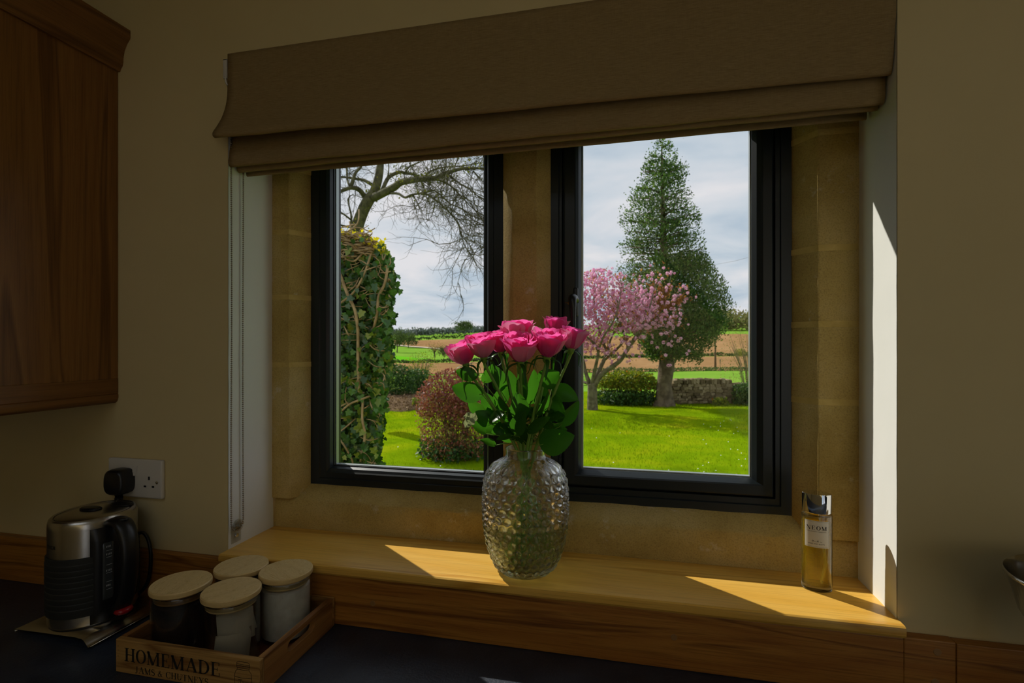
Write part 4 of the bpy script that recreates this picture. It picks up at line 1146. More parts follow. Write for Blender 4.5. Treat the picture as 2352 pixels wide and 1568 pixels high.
# ================================================================== roses
M['petal'] = leafmat('rose_petal', [(0, (0.88, 0.075, 0.40)), (.5, (0.93, 0.13, 0.47)), (1, (0.97, 0.26, 0.60))], 0.55, 0.55, 0.2, 1.1, 1.0)
M['petal_pale'] = leafmat('rose_outer_petal', [(0, (0.90, 0.28, 0.52)), (1, (0.93, 0.42, 0.62))], 0.4, 0.6, 0.2, 1.0, 1.0)
M['rose_leaf'] = leafmat('rose_leaf', [(0, (0.014, 0.065, 0.006)), (.6, (0.028, 0.11, 0.008)), (1, (0.05, 0.16, 0.012))], 0.45, 0.40, 0.4, 2.4)
M['rose_leaf_old'] = leafmat('withered_rose_leaf', [(0, (0.34, 0.38, 0.25)), (1, (0.42, 0.46, 0.32))], 0.3, 0.7, 0.2)
M['stem'] = plain('rose_stem', (0.19, 0.36, 0.04), 0.45)
def petal_mesh(nm, R_, H, wid, flare, curl, base, seed, mt):
    """cupped petal: s across, t up; rim rolls outward, edges curl"""
    n, m_ = 10, 9
    V, Fc = [], []
    for j in range(m_ + 1):
        t = j / m_
        for i in range(n + 1):
            s_ = i / n * 2 - 1
            top = 1 - .22 * abs(s_) ** 2.2
            tt = t * top
            rad = R_ * (base + (1 - base) * math.sin(min(1, tt * 1.25) * PI / 2) ** .75)
            rad += flare * max(0, tt - .55) ** 1.6 * 2.6 + curl * max(0, tt - .8) * 2.2 * (1 - .3 * s_ * s_)
            z = H * (tt - .25 * curl / .006 * max(0, tt - .86) * .5)
            w_ = wid * (.45 + .55 * math.sin(min(1, t * 1.4 + .15) * PI / 2))
            a = s_ * w_ + .05 * mnoise.noise((s_ * 2, t * 2, seed))
            rad += .0016 * mnoise.noise((s_ * 2.6 + seed, t * 3.1, seed * 1.7)) + .0022 * abs(s_) ** 4 * (1 if flare > .004 else -.3)
            V.append((rad * math.cos(a), rad * math.sin(a), z + .0013 * mnoise.noise((s_ * 4, seed, t))))
    for j in range(m_):
        for i in range(n):
            a = j * (n + 1) + i; Fc.append((a, a + 1, a + n + 2, a + n + 1))
    me = bpy.data.meshes.new(nm); me.from_pydata(V, [], Fc); me.update(); me.shade_smooth(); me.materials.append(mt)
    return me
PET = []
spec = []
for k in range(4): spec.append((.0050 + .0011 * k, .042 + .0006 * k, 1.25, 0, 0, .55))
for k in range(5): spec.append((.0105 + .0009 * k, .0445 + .0004 * k, .95, .0015, .0008, .38))
for k in range(6): spec.append((.0158 + .0009 * k, .0460, .80, .0040, .0022, .28))
for k in range(6): spec.append((.0208 + .0008 * k, .0470 - .0004 * k, .76, .0058, .0046, .22))
for k in range(5): spec.append((.0248 + .0007 * k, .0440 - .0012 * k, .78, .0080, .0062, .20))
for k, (R_, H, w_, fl, cu, ba) in enumerate(spec):
    PET.append((petal_mesh('petal_%02d' % k, R_, H, w_, fl, cu, ba, k * 1.37 + .5, M['petal_pale'] if k > 20 and k % 2 else M['petal']), k * 2.399 + .3 * math.sin(k * 5.1)))
bm = bmesh.new(); lathe(bm, [(0, -.001), (.0035, -.0008), (.0065, -.0004), (.0072, .0), (.0066, .012), (.0056, .026), (.004, .036), (0, .039)], 18)
bmesh.ops.recalc_face_normals(bm, faces=bm.faces[:]); core_me = bpy.data.meshes.new('bud_core'); bm.to_mesh(core_me); bm.free(); core_me.shade_smooth(); core_me.materials.append(M['petal'])
bm = bmesh.new(); lathe(bm, [(0, -.013), (.0034, -.0125), (.0062, -.0085), (.0074, -.002), (.0078, .004), (.0070, .0055), (0, .0055)], 16)
bmesh.ops.recalc_face_normals(bm, faces=bm.faces[:]); calyx_me = bpy.data.meshes.new('calyx'); bm.to_mesh(calyx_me); bm.free(); calyx_me.shade_smooth(); calyx_me.materials.append(M['stem'])
def leaf_mesh(nm, L, W, fold, bend, seed, mt, serr=True, n=12, crinkle=0.0):
    """serrated rose leaflet along +x, upper face +z"""
    V, Fc = [], []
    for i in range(n * 2 + 1):
        t = i / (2 * n)
        w_ = W * (math.sin(PI * min(1, t ** .8)) ** .72) * (1 if t < .97 else .4)
        if serr and i % 2 and 0 < i < 2 * n: w_ *= .955
        for q in (-1, -.5, 0, .5, 1):
            y = q * w_
            z = fold * abs(q) * w_ + bend * L * (t - .35) ** 2 + .035 * W * math.cos(PI * q * 2) * math.sin(t * 40) * .4 + crinkle * mnoise.noise((t * 9, q * 3, seed))
            z += .05 * W * mnoise.noise((t * 3, q * 1.5, seed + 3))
            V.append((t * L, y + crinkle * mnoise.noise((t * 7, q * 4, seed + 9)), z))
    for i in range(2 * n):
        for q in range(4):
            a = i * 5 + q; Fc.append((a, a + 5, a + 6, a + 1))
    me = bpy.data.meshes.new(nm); me.from_pydata(V, [], Fc); me.update(); me.shade_smooth(); me.materials.append(mt)
    return me
# blooms: pixel of the bloom centre, depth, head size, lean of the head (towards right, towards viewer)
BL = [(1063, 812, .045, .97, -.45, .30, 'rose with deep pink bloom at the far left of the bunch'),
      (1108, 795, .030, 1.0, -.22, .35, 'pink rose second from the left, its outer petals paler'),
      (1150, 785, .065, .95, -.10, .10, 'deep pink rose half hidden between its neighbours, left of centre'),
      (1195, 800, .005, 1.12, .0, .45, 'large open pink rose in the middle front of the bunch'),
      (1190, 768, .070, 1.15, .05, .0, 'wide pink rose behind the large middle bloom'),
      (1261, 790, .012, 1.1, .25, .40, 'full pink rose right of the middle bloom'),
      (1276, 750, .085, .82, .20, .0, 'small pink rose at the back, highest of the bunch'),
      (1316, 778, .050, .90, .32, .05, 'upright pink rose at the far right of the bunch')]
neck = Vector((VX, VY, ZS + .222))
roses = []
right = Vector((CY_, SY, 0)); toward = Vector((SY, -CY_, 0))
for i, (u, v_, y, sc, lr, lt, lab) in enumerate(BL):
    pcn = P_at(u, v_, y)
    axis = (Vector((0, 0, 1)) + right * lr * .55 + toward * lt * .75).normalized()
    basep = pcn - axis * (.022 * sc)
    an = 2 * PI * i / 8
    foot = Vector((VX - (basep.x - VX) * .32 + .012 * math.cos(an), VY - (basep.y - VY) * .4 + .014 * math.sin(an), ZS + .017 + .004 * (i % 3)))
    nk = neck + Vector(((basep.x - VX) * .17 + .006 * math.cos(an), .014 * math.sin(an) + (basep.y - VY) * .1, .006))
    e_ = empty('rose', tuple(foot)); setp(e_, lab, 'rose', 'pink roses in the vase')
    roses.append((e_, foot, nk, basep))
    bm = bmesh.new()
    low = foot.lerp(nk, .5) + Vector((.004 * math.cos(an * 2), .004 * math.sin(an * 3), 0))
    mid = nk.lerp(basep, .5) + Vector((0, 0, .012)) + (Vector((basep.x, basep.y, 0)) - Vector((nk.x, nk.y, 0))) * .02
    path = smooth_path([foot - foot, low - foot, nk - foot, mid - foot, basep - axis * .016 - foot, basep - axis * .008 - foot], 6)
    tube(bm, path, lerp_list([.0034, .0034, .0032, .0029, .0027, .0034], len(path)), 9)
    obj('stem', bm, M['stem'], e_, True)
    b_ = bpy.data.objects.new('bloom', core_me); link(b_, e_)
    b_.location = basep - foot; b_.scale = (sc, sc, sc)
    qr = axis.to_track_quat('Z', 'Y'); b_.rotation_mode = 'QUATERNION'; b_.rotation_quaternion = qr
    tw = RND.random() * 6
    for k, (me, a) in enumerate(PET):
        po_ = bpy.data.objects.new('petal', me); link(po_, b_)
        po_.rotation_euler = (RND.uniform(-.05, .05), RND.uniform(-.05, .05), a + tw)
        s2 = RND.uniform(.95, 1.05); po_.scale = (s2, s2, RND.uniform(.95, 1.05))
    cl_ = bpy.data.objects.new('calyx', calyx_me); link(cl_, b_)
    for k in range(5):                                   # sepals hang below the bloom
        a = k * 2 * PI / 5 + tw; d = Vector((math.cos(a), math.sin(a), 0))
        bm = bmesh.new()
        L_ = [Vector((0, 0, -.004)) + d * .004, d * .016 + Vector((0, 0, -.004)), d * .026 + Vector((0, 0, -.010)), d * .030 + Vector((0, 0, -.020 - .012 * RND.random())), d * (.028 + .01 * RND.random()) + Vector((0, 0, -.034))]
        side = Vector((-d.y, d.x, 0)); vs = []
        for p, w_ in zip(smooth_path(L_, 3), lerp_list([.003, .0036, .0026, .0014, .0003], 13)):
            vs.append((bm.verts.new(p + side * w_), bm.verts.new(p + Vector((0, 0, .0006))), bm.verts.new(p - side * w_)))
        for p, q in zip(vs[:-1], vs[1:]):
            bm.faces.new((p[0], p[1], q[1], q[0])); bm.faces.new((p[1], p[2], q[2], q[1]))
        obj('sepal', bm, M['rose_leaf'], b_, True)
# leaflets: base pixel, tip pixel, depth, width factor, roll, rose it grows on
LV = [((1096, 866), (1046, 853), .035, .62, .3, 0), ((1110, 908), (1037, 889), .030, .60, -.2, 0), ((1152, 900), (1135, 838), .055, .55, .4, 2),
      ((1114, 954), (1077, 917), .045, .62, -.6, 0), ((1130, 944), (1108, 900), .060, .6, .2, 1), ((1128, 974), (1094, 944), .040, .75, .2, 1),
      ((1116, 996), (1076, 966), .030, .5, .7, 1), ((1197, 964), (1188, 902), .000, .62, .1, 3), ((1182, 1000), (1203, 944), -.005, .55, -.3, 3),
      ((1240, 880), (1287, 852), .050, .78, .2, 5), ((1268, 892), (1327, 916), .060, .6, -.2, 7), ((1284, 980), (1331, 924), .055, .42, .5, 7),
      ((1284, 970), (1281, 902), .045, .5, -.5, 5), ((1238, 1022), (1317, 1002), .010, .66, .15, 5), ((1232, 960), (1264, 902), .020, .35, .9, 5),
      ((1212, 992), (1268, 962), .015, .5, -.8, 5), ((1158, 944), (1122, 970), .020, .6, .8, 1), ((1168, 950), (1144, 912), .030, .5, -.7, 2),
      ((1178, 1000), (1140, 1012), .015, .5, .9, 2), ((1140, 1022), (1104, 1008), .040, .45, .5, 0), ((1190, 935), (1172, 850), .070, .35, .4, 4),
      ((1200, 930), (1204, 838), .060, .32, -.6, 4), ((1218, 930), (1230, 850), .075, .4, .5, 6), ((1240, 940), (1250, 880), .085, .6, -.4, 6),
      ((1150, 985), (1108, 985), .065, .7, .2, 0), ((1250, 1000), (1300, 985), .080, .7, -.2, 7), ((1180, 1012), (1210, 985), .025, .7, .9, 4), ((1225, 1015), (1190, 1000), .045, .8, -.9, 6),
      ((1165, 975), (1130, 995), .050, .8, -.4, 2), ((1215, 960), (1250, 930), .065, .7, .6, 6), ((1140, 935), (1165, 880), .075, .5, .2, 2), ((1262, 975), (1240, 925), .065, .7, .3, 7), ((1112, 880), (1132, 838), .065, .5, .3, 1)]
lr_ = random.Random(33)
for k in range(38):
    u0, v0 = lr_.uniform(1130, 1275), 925 + 90 * lr_.random() ** .7; a = lr_.uniform(0, 2 * PI); l_ = lr_.uniform(32, 52)
    LV.append(((u0, v0), (u0 + l_ * math.cos(a), min(1014, v0 - abs(l_ * math.sin(a)) * .8)), lr_.uniform(.03, .10), lr_.uniform(.45, .75), lr_.uniform(-1.2, 1.2), lr_.randrange(8)))
for k, (bp, tp, y, wf_, roll, ri_) in enumerate(LV):
    A = P_at(bp[0], bp[1], y + .012); B_ = P_at(tp[0], tp[1], y - .004)
    e_, foot, nk, basep = roses[ri_]
    L_ = (B_ - A).length
    me = leaf_mesh('leaf_%02d' % k, L_, L_ * wf_ * .55, .28, -.25 if k % 3 else .2, k * 2.3, M['rose_leaf'])
    lf = bpy.data.objects.new('leaf', me); link(lf, e_)
    xd = (B_ - A).normalized(); view = (EYE - A).normalized()
    yd = view.cross(xd).normalized(); zd = xd.cross(yd).normalized()
    R3 = Matrix((xd, yd, zd)).transposed().to_4x4()
    lf.matrix_local = Matrix.Translation(A - foot) @ R3 @ Matrix.Rotation(roll, 4, 'X')
    bm = bmesh.new()                                     # petiole back to the stem
    t_ = min(.9, max(.12, (A.z - nk.z) / max(.02, basep.z - nk.z) * .8))
    S0 = nk.lerp(basep, t_ * .7)
    tube(bm, smooth_path([S0 - foot, (S0 * .5 + A * .5) - foot + Vector((0, 0, .003)), A - foot, A.lerp(B_, .12) - foot], 3), .0009, 5)
    obj('leaf_stalk', bm, M['stem'], e_, True)
A = P_at(1096, 962, .02); e_, foot, _, _ = roses[0]
for bp, tp, nm in (((1098, 958), (1064, 956), 'a'), ((1085, 958), (1068, 982), 'b')):
    A, B_ = P_at(bp[0], bp[1], .02), P_at(tp[0], tp[1], .012)
    me = leaf_mesh('withered_' + nm, (B_ - A).length, .009, .5, -.6, 4.4, M['rose_leaf_old'], True, 10, .006)
    lf = bpy.data.objects.new('withered_leaf', me); link(lf, e_)
    xd = (B_ - A).normalized(); view = (EYE - A).normalized(); yd = view.cross(xd).normalized(); zd = xd.cross(yd).normalized()
    lf.matrix_local = Matrix.Translation(A - foot) @ Matrix((xd, yd, zd)).transposed().to_4x4()

# ================================================================== outdoors
ZL = -0.40                                            # lawn level
def hcam(x, y): return -SY * x + CY_ * (y - EYE.y)    # depth along the view
def ground_v(px, dep):
    """height of the land beyond the garden, as a gentle rise that differs from left to right"""
    dl = np.array([18, 30, 45, 70, 120, 200, 330, 520, 800])
    vL = np.array([904, 872, 862, 848, 832, 808, 789, 775, 766.0])
    vR = np.array([904, 866, 852, 838, 816, 790, 762, 742, 728.0])
    t = min(1, max(0, (px - 950) / 700))
    return float(np.interp(math.log(dep), np.log(dl), vL * (1 - t) + vR * t))
def land_z(x, y):
    dep = max(18.0, hcam(x, y)); r = CY_ * x + SY * (y - EYE.y)
    px = PPX + FPX * r / dep
    z = EYE.z + (PPY - ground_v(px, dep)) / FPX * dep
    if dep < 24: z = lp(ZL - .03, z, max(0, (dep - 18.0) / 6))
    return z + .0006 * dep * mnoise.noise((x * .02, y * .02, 0))
def land_pt(px, dep):
    r = (px - PPX) / FPX * dep
    x = CY_ * r - SY * dep; y = EYE.y + SY * r + CY_ * dep
    return x, y
def field(nm, p0, p1, d0, d1, mt, lab, lift=0.0, np_=24, nd=16):
    """patch of land between two bearings and two distances (each edge may slope)"""
    V, Fc = [], []
    d0 = d0 if hasattr(d0, '__len__') else (d0, d0); d1 = d1 if hasattr(d1, '__len__') else (d1, d1)
    for i in range(np_ + 1):
        t = i / np_; px = lp(p0, p1, t)
        for j in range(nd + 1):
            dd = math.exp(lp(math.log(lp(d0[0], d0[1], t)), math.log(lp(d1[0], d1[1], t)), j / nd))
            x, y = land_pt(px, dd); V.append((x, y, land_z(x, y) + lift * dd))
    for i in range(np_):
        for j in range(nd):
            a = i * (nd + 1) + j; Fc.append((a, a + nd + 1, a + nd + 2, a + 1))
    o = pyd(nm, V, Fc, mt, None, True); setp(o, lab, None, None, 'structure'); return o
def grassy(nm, stops, scale, bmp=0.4, stretch=1.0, spec=0.0):
    m, nt, out = mat(nm); v_ = coords(nt, (1, stretch, 1)); b = principled(nt, None, 0.9, 0, spec)
    c1 = ramp(nt, noise_n(nt, v_, scale, 7, 0.6), stops)
    c2 = ramp(nt, noise_n(nt, v_, scale * 14, 4, 0.7), [(0.3, (0.72, 0.75, 0.6)), (0.7, (1.1, 1.1, 1.1))])
    nt.links.new(mixc(nt, 0.7, c1, c2, 'MULTIPLY'), b.inputs['Base Color'])
    bump(nt, noise_n(nt, v_, scale * 40, 5, 0.7), b, bmp, 0.03); nt.links.new(b.outputs[0], out.inputs[0]); return m
M['lawn'] = grassy('lawn_turf', [(0.30, (0.11, 0.19, 0.002)), (0.48, (0.17, 0.28, 0.003)), (0.60, (0.24, 0.32, 0.004)), (0.72, (0.33, 0.35, 0.01))], 0.9, 0.5)
M['crop'] = grassy('spring_crop', [(0.3, (0.10, 0.36, 0.012)), (0.7, (0.16, 0.46, 0.02))], 0.05, 0.1)
M['pasture'] = grassy('pasture', [(0.3, (0.14, 0.29, 0.03)), (0.7, (0.22, 0.38, 0.05))], 0.1, 0.1)
M['plough'] = grassy('ploughed_soil', [(0.3, (0.24, 0.135, 0.062)), (0.55, (0.33, 0.19, 0.09)), (0.75, (0.40, 0.25, 0.125))], 0.045, 0.3, 0.4)
M['soil'] = grassy('bed_soil', [(0.3, (0.10, 0.065, 0.04)), (0.7, (0.24, 0.16, 0.10))], 3.0, 0.6)
M['track'] = plain('farm_track', (0.48, 0.40, 0.28), 0.95)

# lawn, gently uneven
n = 60; V, Fc = [], []
for i in range(n + 1):
    for j in range(n + 1):
        x = lp(-16, 14, i / n); y = lp(OUT + .02, 19.5, j / n)
        V.append((x, y, ZL + .035 * mnoise.noise((x * .4, y * .4, 0)) * min(1, y / 3)))
for i in range(n):
    for j in range(n):
        a = i * (n + 1) + j; Fc.append((a, a + n + 1, a + n + 2, a + 1))
lw = pyd('lawn', V, Fc, M['lawn'], None, True); setp(lw, 'sunlit mown garden lawn beyond the window', None, None, 'structure')
# blades and daisies give the turf its nap
NG = 70000
gx_ = NP.uniform(-6.5, 4.5, NG); gy_ = 3.5 + 13.0 * NP.uniform(0, 1, NG) ** 0.9
gz_ = np.full(NG, ZL); h_ = NP.uniform(.018, .05, NG); a_ = NP.uniform(0, 2 * PI, NG); w_ = NP.uniform(.004, .009, NG)
lx, ly = NP.uniform(-.03, .03, NG), NP.uniform(-.03, .03, NG)
B1 = np.stack([gx_ - w_ * np.cos(a_), gy_ - w_ * np.sin(a_), gz_ - .02], 1); B2 = np.stack([gx_ + w_ * np.cos(a_), gy_ + w_ * np.sin(a_), gz_ - .02], 1); B3 = np.stack([gx_ + lx, gy_ + ly, gz_ + h_], 1)
V = np.stack([B1, B2, B3], 1).reshape(-1, 3)
M['blade'] = leafmat('grass_blade', [(0, (0.10, 0.19, 0.002)), (.5, (0.18, 0.29, 0.003)), (1, (0.30, 0.35, 0.01))], 0.4, 0.9, 0.0, 1.2)
o = npmesh('grass', V, np.arange(NG * 3).reshape(-1, 3), M['blade']); setp(o, 'short mown grass blades covering the lawn', 'grass', None, 'stuff')
V, Q = [], []
for k in range(46):
    u, v_ = (RND.uniform(1345, 1725), RND.uniform(960, 1090)) if k < 36 else (RND.uniform(890, 1100), RND.uniform(960, 1085))
    if k < 22: u = RND.uniform(1600, 1725)
    p = P_z(u, v_, ZL + .05); r = .011
    i0 = len(V); V += [(p.x + r * math.cos(a), p.y + r * math.sin(a), p.z + (.006 if q % 2 else 0)) for q, a in enumerate(np.linspace(0, 2 * PI, 7)[:-1])] + [(p.x, p.y, p.z + .010)]
    Q += [(i0 + q, i0 + (q + 1) % 6, i0 + 6) for q in range(6)]
o = npmesh('daisies', V, Q, plain('daisy', (0.8, 0.8, 0.78), 0.6)); setp(o, 'tiny white daisies dotted over the lawn', 'daisies', None, 'stuff')

# land beyond the garden wall
field('base_land', -900, 3300, 17.5, 820, M['pasture'], 'open farmland rising beyond the garden', -.0012, 90, 30)
field('paddock', 1180, 3000, 24, (44, 46), M['pasture'], 'narrow green paddock just past the stone wall')
field('ploughed_field', 1150, 3000, (47, 51), (118, 106), M['plough'], 'brown ploughed field nearer the garden on the right')
field('ploughed_field', 1150, 3000, (124, 110), (330, 250), M['plough'], 'far brown ploughed field rising to the wood')
field('ploughed_field', -300, 1149, 50, (108, 112), M['plough'], 'brown ploughed field seen left of the roses')
field('crop_field', -100, 1012, (90, 128), (460, 133), M['crop'], 'bright green crop field tapering to the right')
field('farm_track', 905, 1149, (300, 122), (318, 128), M['track'], 'pale farm track slanting between fields', .0004)
field('ploughed_field', 905, 1149, (320, 130), (430, 380), M['plough'], 'distant brown field above the green crop', .0002)

# ------------------------------------------------------------------ foliage helpers
def leafcloud(nm, pts, size, mt, parent=None, aspect=.5, jitter=.35, fold=True, updroop=0.0, dirs=None):
    """one small folded leaf (two triangles pairs) per point, random attitude"""
    P = np.asarray(pts, dtype=np.float64); n_ = len(P)
    sz = (size if np.ndim(size) else np.full(n_, size)) * NP.uniform(1 - jitter, 1 + jitter, n_)
    d = NP.normal(size=(n_, 3)) if dirs is None else np.asarray(dirs) + NP.normal(scale=.45, size=(n_, 3))
    d[:, 2] -= updroop; d /= np.linalg.norm(d, axis=1)[:, None]
    e_ = NP.normal(size=(n_, 3)); e_ -= d * np.sum(e_ * d, 1)[:, None]; e_ /= np.linalg.norm(e_, axis=1)[:, None]
    nn = np.cross(d, e_)
    s = sz[:, None]
    A = P - d * s * .5; B_ = P + d * s * .5
    C1 = P - d * s * .05 + e_ * s * aspect * .5 + nn * s * .12; C2 = P - d * s * .05 - e_ * s * aspect * .5 + nn * s * .12
    V = np.stack([A, C1, B_, C2], 1).reshape(-1, 3)
    i0 = np.arange(n_) * 4
    T = np.concatenate([np.stack([i0, i0 + 1, i0 + 2], 1), np.stack([i0, i0 + 2, i0 + 3], 1)])
    o = npmesh(nm, V, T, mt, parent)
    return o
def rel(o, base):
    o.location = (-base[0], -base[1], -base[2]); return o
M['bark'] = speckled('oak_bark', (0.055, 0.050, 0.024), (0.15, 0.14, 0.06), 7, 0.95, 0.8, 0.03)
M['bark_pale'] = speckled('cherry_bark', (0.10, 0.085, 0.05), (0.22, 0.19, 0.11), 9, 0.9, 0.6, 0.02)
M['bark_con'] = speckled('conifer_bark', (0.09, 0.065, 0.04), (0.21, 0.16, 0.10), 5, 0.95, 0.9, 0.03)
def branch_tree(bm, pts, r0, r1, n=6, sub=4):
    q = smooth_path(pts, sub); tube(bm, q, lerp_list([r0, r1], len(q)), n, True); return q

# ------------------------------------------------------------------ conifer
TB = P_z(1522, 931, ZL); DEP = TB.y
cf = empty('conifer_tree', tuple(TB)); setp(cf, 'tall dark green conifer standing on the lawn by the stone wall', 'tree')
pm = PXM(TB)
def cw(u, v_, dy=0.0): return P_at(u, v_, DEP + dy)
bm = bmesh.new()
tp = [cw(1524, 940), cw(1525, 915), cw(1526, 880), cw(1530, 845), cw(1528, 800), cw(1526, 700), cw(1524, 560), cw(1521, 420), cw(1520, 330)]
q = smooth_path(tp, 5); rr_ = lerp_list([.36, .25, .215, .225, .19, .16, .10, .05, .012], len(q))
tube(bm, q, rr_, 18)
for v_ in bm.verts:
    a = math.atan2(v_.co.y - DEP, v_.co.x - TB.x); hgt = v_.co.z - ZL
    k = 1 + (.16 * math.sin(a * 5 + 1.3) + .10 * math.sin(a * 9 + hgt * 2)) * max(.25, 1 - hgt / 1.0) + .10 * mnoise.noise(v_.co * 3)
    ctr = q[min(range(len(q)), key=lambda i: abs(q[i].z - v_.co.z))]
    v_.co.x = ctr.x + (v_.co.x - ctr.x) * k; v_.co.y = ctr.y + (v_.co.y - ctr.y) * k
rel(obj('trunk', bm, M['bark_con'], cf, True), TB)
hv = np.array([318, 335, 370, 400, 440, 470, 500, 560, 600, 650, 700, 760, 800, 830])
hl = np.array([8, 26, 48, 66, 84, 96, 102, 98, 106, 102, 86, 70, 42, 14])
hr = np.array([8, 26, 40, 60, 74, 80, 86, 92, 104, 138, 156, 136, 104, 60])
pts, dirs, bpts = [], [], []
for k in range(430):
    v_ = 322 + (818 - 322) * RND.random() ** .80
    a = RND.uniform(0, 2 * PI); ca = math.cos(a)
    ext = float(np.interp(v_, hv, hr if ca > 0 else hl)); ext = lp(.5 * (np.interp(v_, hv, hr) + np.interp(v_, hv, hl)), ext, abs(ca))
    Rm = ext / pm * RND.uniform(.72, 1.06)
    z = EYE.z + (PPY - v_) / pm
    base = Vector((TB.x, DEP, z - .12 * Rm)); d = Vector((ca, math.sin(a), 0)); side = Vector((-d.y, d.x, 0))
    low = v_ > 600
    m_ = int(18 + Rm * (52 if v_ < 600 else 75))
    for i in range(m_):
        t = RND.random() ** .62
        p = base + d * (Rm * t) + Vector((0, 0, Rm * (.28 * t - .20 * t * t) - (.10 * Rm * t * t if low else 0)))
        w_ = .10 + .16 * (1 - t)
        p = p + side * RND.gauss(0, w_) + Vector((0, 0, RND.gauss(-.02, .09)))
        pts.append(p); dirs.append((d.x * .6, d.y * .6, .35))
    if k % 3 == 0: bpts.append((base, base + d * Rm * .9 + Vector((0, 0, Rm * .08))))
# the dense skirt low on the right and at the back
for k in range(15000):
    v_ = RND.uniform(585, 825); er = float(np.interp(v_, hv, hr)); u0 = RND.uniform(-.2, 1.0)
    if v_ > 760 and RND.random() < (v_ - 760) / 80: continue
    x = TB.x + er / pm * u0 * RND.uniform(.85, 1.02); y = DEP + RND.uniform(-1, 1) * math.sqrt(max(.02, 1 - u0 * u0)) * er / pm * .75
    pts.append(Vector((x, y, EYE.z + (PPY - v_) / pm))); dirs.append((.25 * u0, 0, .7))
P_ = np.array([p[:] for p in pts]) - np.array(TB)
M['con'] = leafmat('conifer_spray', [(0, (0.022, 0.060, 0.014)), (.35, (0.045, 0.105, 0.022)), (.75, (0.090, 0.170, 0.036)), (1, (0.17, 0.26, 0.06))], 0.34, 0.6, 0.25, 1.5)
o = leafcloud('foliage', P_, .082, M['con'], cf, .42, .4, dirs=dirs); o['kind'] = 'stuff'
bm = bmesh.new()
for a, b_ in bpts: tube(bm, [a, (a + b_) / 2 + Vector((0, 0, .03)), b_], [.035, .022, .006], 5)
rel(obj('branches', bm, M['bark_con'], cf, True), TB)

# ------------------------------------------------------------------ cherry in blossom
CB = P_z(1360, 941, ZL); CD = CB.y
ch = empty('cherry_tree', tuple(CB)); setp(ch, 'pink blossoming cherry tree with several leaning stems', 'tree')
cs = 270 / 1114.0
def cc(x, y, dy=0.0): return P_at(1330 + x * cs, 580 + y * cs, CD + dy)
cpm = PXM(CB)
bm = bmesh.new()
branch_tree(bm, [cc(128, 1530), cc(128, 1480), cc(126, 1400), cc(125, 1300), cc(120, 1240)], .165, .125, 12)
limbs = [([(130, 1290, 0), (190, 1180, -.05), (260, 1115, -.1), (380, 1030, -.2), (450, 930, -.3), (520, 830, -.3), (600, 740, -.35), (700, 640, -.4), (760, 560, -.4), (860, 500, -.4), (990, 430, -.4)], .085, .012),
         ([(130, 1280, 0), (190, 1120, .1), (240, 1010, .2), (270, 950, .25), (225, 850, .3), (180, 700, .4), (150, 560, .5), (140, 380, .5), (160, 200, .5)], .07, .010),
         ([(115, 1270, 0), (140, 1150, -.15), (165, 1040, -.3), (180, 940, -.4), (130, 850, -.5), (60, 780, -.6), (-40, 640, -.6), (-120, 480, -.6)], .06, .010),
         ([(110, 1270, 0), (60, 1130, .1), (30, 1000, .2), (-60, 880, .2), (-200, 760, .2), (-330, 600, .2)], .065, .010),
         ([(240, 1020, .2), (300, 960, .1), (390, 880, 0), (430, 800, -.1), (400, 690, -.1), (330, 560, -.1), (230, 430, 0), (150, 350, 0)], .045, .008),
         ([(270, 960, .25), (290, 850, .5), (330, 760, .6), (420, 600, .7), (500, 450, .8), (540, 370, .8)], .04, .008),
         ([(470, 890, -.3), (560, 750, -.5), (640, 600, -.6), (690, 450, -.7), (725, 300, -.7)], .04, .006),
         ([(650, 690, -.4), (720, 600, -.45), (780, 450, -.5), (850, 330, -.5)], .025, .005),
         ([(-60, 880, .2), (-120, 700, .5), (-150, 480, .6), (-120, 300, .6)], .04, .008),
         ([(180, 940, -.4), (230, 800, -.7), (320, 660, -.9), (380, 480, -1.0), (400, 300, -1.0)], .035, .007),
         ([(600, 740, -.35), (720, 730, -.5), (830, 730, -.6), (880, 790, -.65)], .018, .004),
         ([(700, 640, -.4), (800, 690, -.3), (880, 660, -.25)], .014, .004),
         ([(90, 1240, 0), (20, 1210, .3), (-90, 1120, .7), (-200, 980, 1.0), (-260, 780, 1.1)], .05, .01)]
tipset = []
for L_, r0, r1 in limbs:
    q = branch_tree(bm, [cc(*p) for p in L_], r0, r1, 7)
    tipset += q[len(q) // 3:]
crnd = random.Random(3)
twig_ends = []
for k in range(330):
    p = crnd.choice(tipset); d = Vector((crnd.gauss(0, 1), crnd.gauss(0, 1), crnd.gauss(.5, .8))).normalized()
    l = crnd.uniform(.25, .75); m_ = p + d * l * .5 + Vector((0, 0, .04)); e_ = p + d * l + Vector((0, 0, -.02))
    tube(bm, [p, m_, e_], [.010, .007, .003], 4, False); twig_ends += [m_, e_]
rel(obj('trunk', bm, M['bark_pale'], ch, True), CB)
